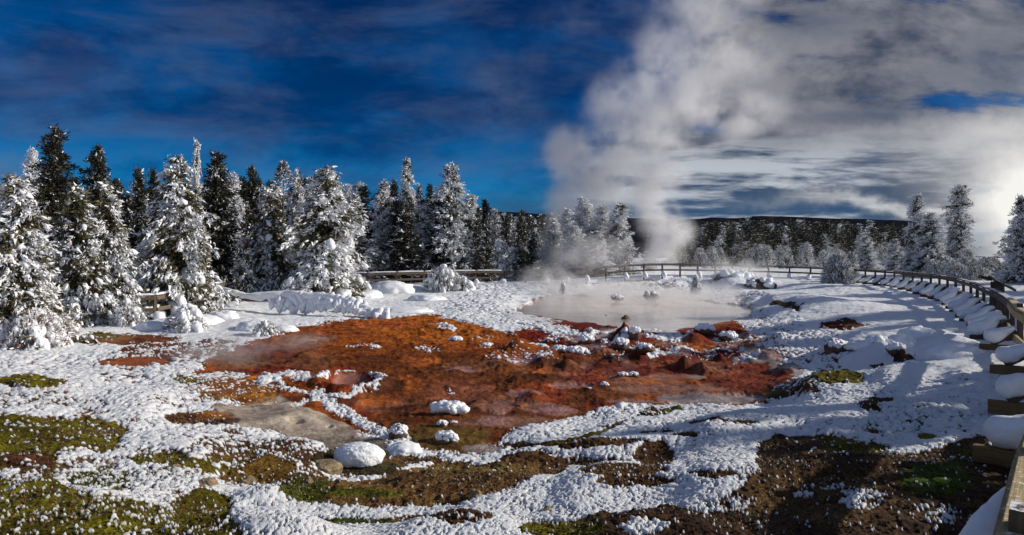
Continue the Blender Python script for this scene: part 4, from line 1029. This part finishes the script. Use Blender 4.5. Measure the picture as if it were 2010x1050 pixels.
def round_boulder():
    p = at(700, 912); D = p.y; w = 100*D/F; h = 54*D/F; e = empty('round_boulder', (p.x, p.y+.12, p.z), 0)
    tag(e, 'smooth egg shaped boulder wholly coated in fine white snow', 'boulder')
    V = ICO[3][0]*np.array([w*.46, w*.36, h*.45]); V[:, 2] += h*.30; mesh_np('rock', jit(V, .03, rng), [ICO[3][1]], M_DROCK, e)
    bm = bmesh.new(); bmesh.ops.create_icosphere(bm, subdivisions=6, radius=1); V = np.array([v.co[:] for v in bm.verts]); Fc = np.array([[q.index for q in f.verts] for f in bm.faces]); bm.free()
    n = V.copy(); V[:, 2] = np.where(V[:, 2] < -.35, -.35+(V[:, 2]+.35)*.2, V[:, 2])
    V = V*np.array([w/2, w*.36, h*.50]); V[:, 2] += h*.36
    V += n*.6*(np.abs(fbm(n[:, 0]*13+n[:, 2]*5, n[:, 1]*13-n[:, 2]*6, 3, 8))*.02+fbm(n[:, 0]*3, n[:, 1]*3+n[:, 2]*2, 2, 9)*.03)[:, None]
    mesh_np('snow_coat', V, [Fc], M_SNOW, e)
round_boulder()

# ------------------------------------------------------------------ fallen log under drooping snow
def fallen_log():
    pts = [at(425, 608), at(470, 616), at(560, 622), at(650, 630), at(735, 640)]
    D = pts[0].y; e = empty('fallen_log', pts[0]); tag(e, 'fallen log under thick drooping snow at the left shore of the basin', 'log')
    hs = [.95, .60, .80, .62, .02]; pts = [Vector((p.x, pts[0].y+(p.y-pts[0].y)*.5, p.z))-pts[0]+Vector((0, 0, hh)) for p, hh in zip(pts, hs)]
    for p in pts: p.z = p.z
    b = Bag(); q = np.array([tuple(p) for p in pts]); tube(b, q, [.07, .09, .11, .12, .13], 9, 0, 1); b.mesh('trunk', M_BARK, True, e, True)
    lump_tube('snow_load', [p+Vector((0, 0, .16)) for p in pts], [.12, .20, .26, .25, .14], 501, e, .8, 20, .5, 12)
    r = np.random.default_rng(12); b = Bag(); o0 = at(425, 608)
    Q = catmull(q, .12); T = []; S = []; Dn = []
    for i, c in enumerate(Q):
        f = i/len(Q); g = h1(c[0]+o0.x, c[1]+o0.y)-o0.z; fall = max(.1, c[2]-g); dens = .25+.75*vnoise(np.array([i*.16]), np.array([3.3]))[0]
        if f < .34: dens *= .08
        elif f < .42: dens *= .5
        for k in range(int(9*dens)):
            t = r.random(); T.append((c[0]+r.normal()*.10, c[1]-.05-.35*t-.15*r.random(), c[2]+.10-fall*.95*t*(.35+.65*vnoise(np.array([i*.11]), np.array([7.7]))[0]))); S.append((.09+.12*r.random()**2)*(1-.2*t)); Dn.append((r.normal()*.35, -.5, -1.2))
    S = np.array(S); blobs(b, np.array(T), np.array(Dn), S*(1.2+.9*r.random(len(S))), S, S*.85, r, 2)
    b.mesh('drooping_snow', M_SNOW, True, e, True)
fallen_log()
def snow_hump(px, py, wpx, hpx, seed, label, dep=.9, rz=0):
    p = at(px, py); D = p.y; w = wpx*D/F; h = hpx*D/F; V, Fc = ICO[4][0].copy(), ICO[4][1]
    n = V.copy(); V = V*np.array([w/2, w/2*dep, h]); f = fbm(n[:, 0]*2+seed, n[:, 1]*2+n[:, 2], 3, seed)*.2+fbm(n[:, 0]*9+seed, n[:, 1]*9+n[:, 2]*7, 3, seed)*.12+np.abs(fbm(n[:, 0]*20+seed, n[:, 1]*20+n[:, 2]*14, 2, seed))*.07
    V = V*(1+f)[:, None]; V[:, 2] = np.maximum(V[:, 2], -.15*h)
    o = mesh_np('snow_hummock', V, [Fc], M_SNOW); o.location = p; o.rotation_euler.z = R(rz)
    tag(o, label, 'snow hummock', 'snow hummocks on the banks')
for i, a in enumerate(((1868, 706, 120, 34, 'broad bright topped snow hummock below the railing braces'), (1700, 690, 70, 18, 'low snow hummock left of the dark gap on the right bank'), (1770, 690, 60, 26, 'snow hummock above the dark gap on the right bank'),
        (1800, 672, 70, 18, 'flat snow hummock between the dark gap and the braces'), (770, 576, 90, 20, 'long snow bank before the left railing'), (720, 590, 60, 14, 'snow bank at the right end of the fallen log'), (500, 650, 70, 20, 'snow bank under the fallen log'),
        (792, 884, 70, 14, 'small snow ledge right of the round white boulder'), (395, 640, 80, 16, 'snow bank left of the fallen log'), (610, 600, 100, 18, 'snow bank behind the middle of the fallen log'), (800, 612, 110, 9, 'flat snow shelf at the upper left shore of the red basin'), (690, 612, 70, 12, 'snow bank just above the right tip of the fallen log'), (840, 590, 80, 12, 'low snow bank left of the speckled snow field'), (300, 648, 60, 14, 'snow bank beside the left rusty pool'), (560, 652, 50, 14, 'snow bank on the basin shore below the fallen log'), (440, 628, 60, 18, 'snow bank under the raised left end of the fallen log'))):
    snow_hump(*a[:4], 700+i, a[4])

# ------------------------------------------------------------------ distant ridge
def ridge():
    n = 260; az = np.linspace(R(-60), R(60), n); px = np.tan(az)*F+CX
    top = np.interp(px, [-2000, 0, 900, 960, 1060, 1330, 1400, 1500, 1600, 1700, 1790, 1830, 1870, 3000], [470, 450, 424, 416, 420, 434, 428, 426, 428, 431, 434, 462, 503, 506])+fbm(px/60, px*0, 4, 3)*2.5
    V = []; D = 1500.0; rows = 16
    for k in range(rows):
        t = k/(rows-1); dd = D+500*t
        z = 1.2+(EYE+(HY-top)*(D+500)/F-1.2)*np.sin(t*math.pi/2)**1.1+fbm(px/40, px*0+k*.8, 4, 9)*9*t*(1-t)*2
        V.append(np.stack([np.tan(az)*dd, np.full(n, dd), z], 1))
    V.append(np.stack([np.tan(az)*(D+900), np.full(n, D+900), np.full(n, 0)], 1)); rows += 1
    V = np.concatenate(V); i = np.arange(rows-1)[:, None]*n; j = np.arange(n-1)[None]
    Q = np.stack([i+j, i+j+1, i+n+j+1, i+n+j], -1).reshape(-1, 4)
    m, t = newmat('forested_ridge'); pos = t.n('ShaderNodeNewGeometry').outputs['Position']
    a = t.noise(pos, .03, 6, .75)
    principled(t, Base_Color=t.mix(t.ss(a, .35, .7), (.006, .007, .011), (.022, .023, .030)), Roughness=.95, Specular_IOR_Level=0.0)
    tag(mesh_np('hills', V, [Q], m), kind='structure')
ridge()

# ------------------------------------------------------------------ steam
def steam(name, label, loc, size, dens, blobs_, nscale, color=(.90, .895, .905), step=None, stretch=1.0, thr=(.40, .60), ani=.3, kind='stuff'):
    """closed box with a cloud whose shape is a chain of soft balls broken by noise"""
    bm = bmesh.new(); bmesh.ops.create_cube(bm, size=1); me = bpy.data.meshes.new(name)
    bmesh.ops.scale(bm, vec=size, verts=bm.verts); bmesh.ops.translate(bm, vec=Vector(loc), verts=bm.verts); bm.to_mesh(me); bm.free()
    m, t = newmat(name); pos = t.n('ShaderNodeNewGeometry').outputs['Position']
    t.t.nodes.clear(); pos = t.n('ShaderNodeTexCoord').outputs['Object']
    w = t.n('ShaderNodeVectorMath', operation='MULTIPLY_ADD'); t.link(t.noise(pos, nscale, 3, .6, 0, True), w.inputs[0])
    amp = 2.2/nscale*.35; w.inputs[1].default_value = (amp,)*3
    s2 = t.n('ShaderNodeVectorMath', operation='SUBTRACT'); t.link(pos, s2.inputs[0]); s2.inputs[1].default_value = (amp/2,)*3
    t.link(s2.outputs[0], w.inputs[2]); wp = w.outputs[0]
    f = None
    for (x, y, z, rx, ry, rz, a) in blobs_:
        mp = t.n('ShaderNodeMapping', vector_type='POINT'); t.link(wp, mp.inputs[0])
        mp.inputs['Location'].default_value = (-x/rx, -y/ry, -z/rz); mp.inputs['Scale'].default_value = (1/rx, 1/ry, 1/rz)
        ln = t.n('ShaderNodeVectorMath', operation='LENGTH'); t.link(mp.outputs[0], ln.inputs[0])
        q = t.ss(ln.outputs[1], 1.0, .25, 0.0, a)
        f = q if f is None else t.m('MAXIMUM', f, q)
    n = t.noise(pos, nscale*1.7, 5, .62)
    d = t.m('MULTIPLY', f, t.ss(n, thr[0], thr[1], .0, 1.0))
    d = t.m('MULTIPLY', d, dens)
    v = t.n('ShaderNodeVolumePrincipled'); v.inputs['Color'].default_value = (*color, 1); v.inputs['Anisotropy'].default_value = ani
    t.link(d, v.inputs['Density'])
    o = t.n('ShaderNodeOutputMaterial'); t.link(v.outputs[0], o.inputs['Volume'])
    if step: m.cycles.volume_step_rate = step
    me.materials.append(m); ob = obj(name, me); tag(ob, label, 'steam', None, kind); return ob
def sp_(px, py, D, rpx, rz=None, a=1.0, ry=None):
    r = rpx*D/F; return ((px-CX)/F*D, D, EYE+(HY-py)*D/F, r, ry or r, (rz or rpx)*D/F, a)
DP = 72
plume = [sp_(1300, 505, DP, 62, 40), sp_(1312, 470, DP, 62, 60), sp_(1290, 430, DP, 60, 60), sp_(1270, 380, DP, 62, 60), sp_(1290, 330, DP, 70, 60), sp_(1310, 285, DP, 62, 55),
         sp_(1180, 350, DP, 105, 90, .95), sp_(1130, 310, DP, 90, 75, .9), sp_(1230, 270, DP, 95, 75, .9), sp_(1130, 410, DP, 85, 80, .6), sp_(1120, 470, DP, 85, 60, .45), sp_(1240, 200, DP, 120, 90, .45), sp_(1340, 190, DP, 140, 90, .42), sp_(1300, 110, DP, 110, 90, .32), sp_(1440, 230, DP, 120, 70, .42), sp_(1400, 110, DP, 150, 90, .25), sp_(1380,20,DP,150,80,.2)]
steam('steam_plume', 'tall billowing column of white steam rising behind the far railing', (17.5, DP, 17.5), (40, 17, 34.5), .62, plume, .16, step=1.0)
mist = [sp_(1240, 605, 36, 260, 14, .9, 14), sp_(1160, 500, 52, 120, 50, .32, 5), sp_(1440, 530, 52, 90, 30, .4, 4), sp_(1260, 585, 42, 250, 26, 1.0, 12), sp_(1110, 565, 46, 110, 34, .6, 6), sp_(1070, 550, 48, 70, 36, .45, 5), sp_(1200, 570, 44, 150, 28, .8, 6), sp_(1400, 570, 44, 90, 20, .5, 6)]
steam('pool_steam', 'thin mist drifting low over the pale steaming pool', (8, 41, 2.6), (30, 33, 4.8), .75, mist, .5, step=1.0)
wisp = [sp_(450, 700, 17.5, 120, 50, 1.0, 3), sp_(560, 680, 19, 90, 30, .6, 3), sp_(430, 770, 14.5, 60, 30, .8, 2)]
steam('steam_wisp', 'faint steam wisp over the left corner of the red mud', (-7.2, 17, 1.05), (6.5, 7.5, 2.0), .55, wisp, .9, step=1.5)
wisp2 = [sp_(1275, 735, 17.0, 34, 34, 1.0, .8)]
steam('steam_wisp', 'tiny steam wisp over the mud right of the centre', (3.7, 17, .75), (1.8, 2.2, 1.4), .5, wisp2, 1.6, step=1.5)

# ------------------------------------------------------------------ short winter grass and gravel on the bare ground
def litter():
    r = np.random.default_rng(99); n = 170000
    D = 3.2+13*r.random(n)**1.3; az = R(-46)+R(92)*r.random(n); x = D*np.sin(az); y = D*np.cos(az)
    cov, col, wet, rg = cover(x, y); z = H(x, y)+fbm(x*.9, y*.9, 3, 41)*.05+fbm(x*.25, y*.25, 2, 45)*.10*np.clip(D/20, .2, 1)
    bare = (cov < .45) & (wet < .08)
    green = bare & (col[:, 1] > col[:, 0]*.9); brown = bare & ~green & (col[:, 0] < .2)
    P = np.stack([x, y, z], 1)
    mg = leaf_mat('green_grass', (.07, .07, .008), (.24, .21, .03)); mb = leaf_mat('dry_grass', (.07, .04, .015), (.22, .13, .05))
    b = Bag()
    for sel, mi in ((green, 0), (brown, 1)):
        k = np.where(sel)[0][:26000]; m = len(k)
        d = r.normal(size=(m, 3))*.7; d[:, 2] = .6+r.random(m)*.6
        L = (.014+.018*r.random(m))*(1+D[k]/16); blades(b, P[k]-np.array([0, 0, .004]), d, L, L*.28, r, mi)
    tag(b.mesh('grass', [mg, mb], False, None, True), 'short moss and dry grass on the bare foreground', 'grass', kind='stuff')
    g = Bag(); k = np.where(brown)[0][26000:33000]; m = len(k)
    s = (.004+.012*r.random(m)**2)*(1+D[k]/14); blobs(g, P[k], r.normal(size=(m, 3)), s, s*.8, s*.6, r, 1)
    tag(g.mesh('gravel', [flat_mat('gravel', (.05, .03, .02), (.26, .19, .12), 7)], False, None, True), 'loose gravel on the brown foreground slope', 'gravel', kind='stuff')
litter()
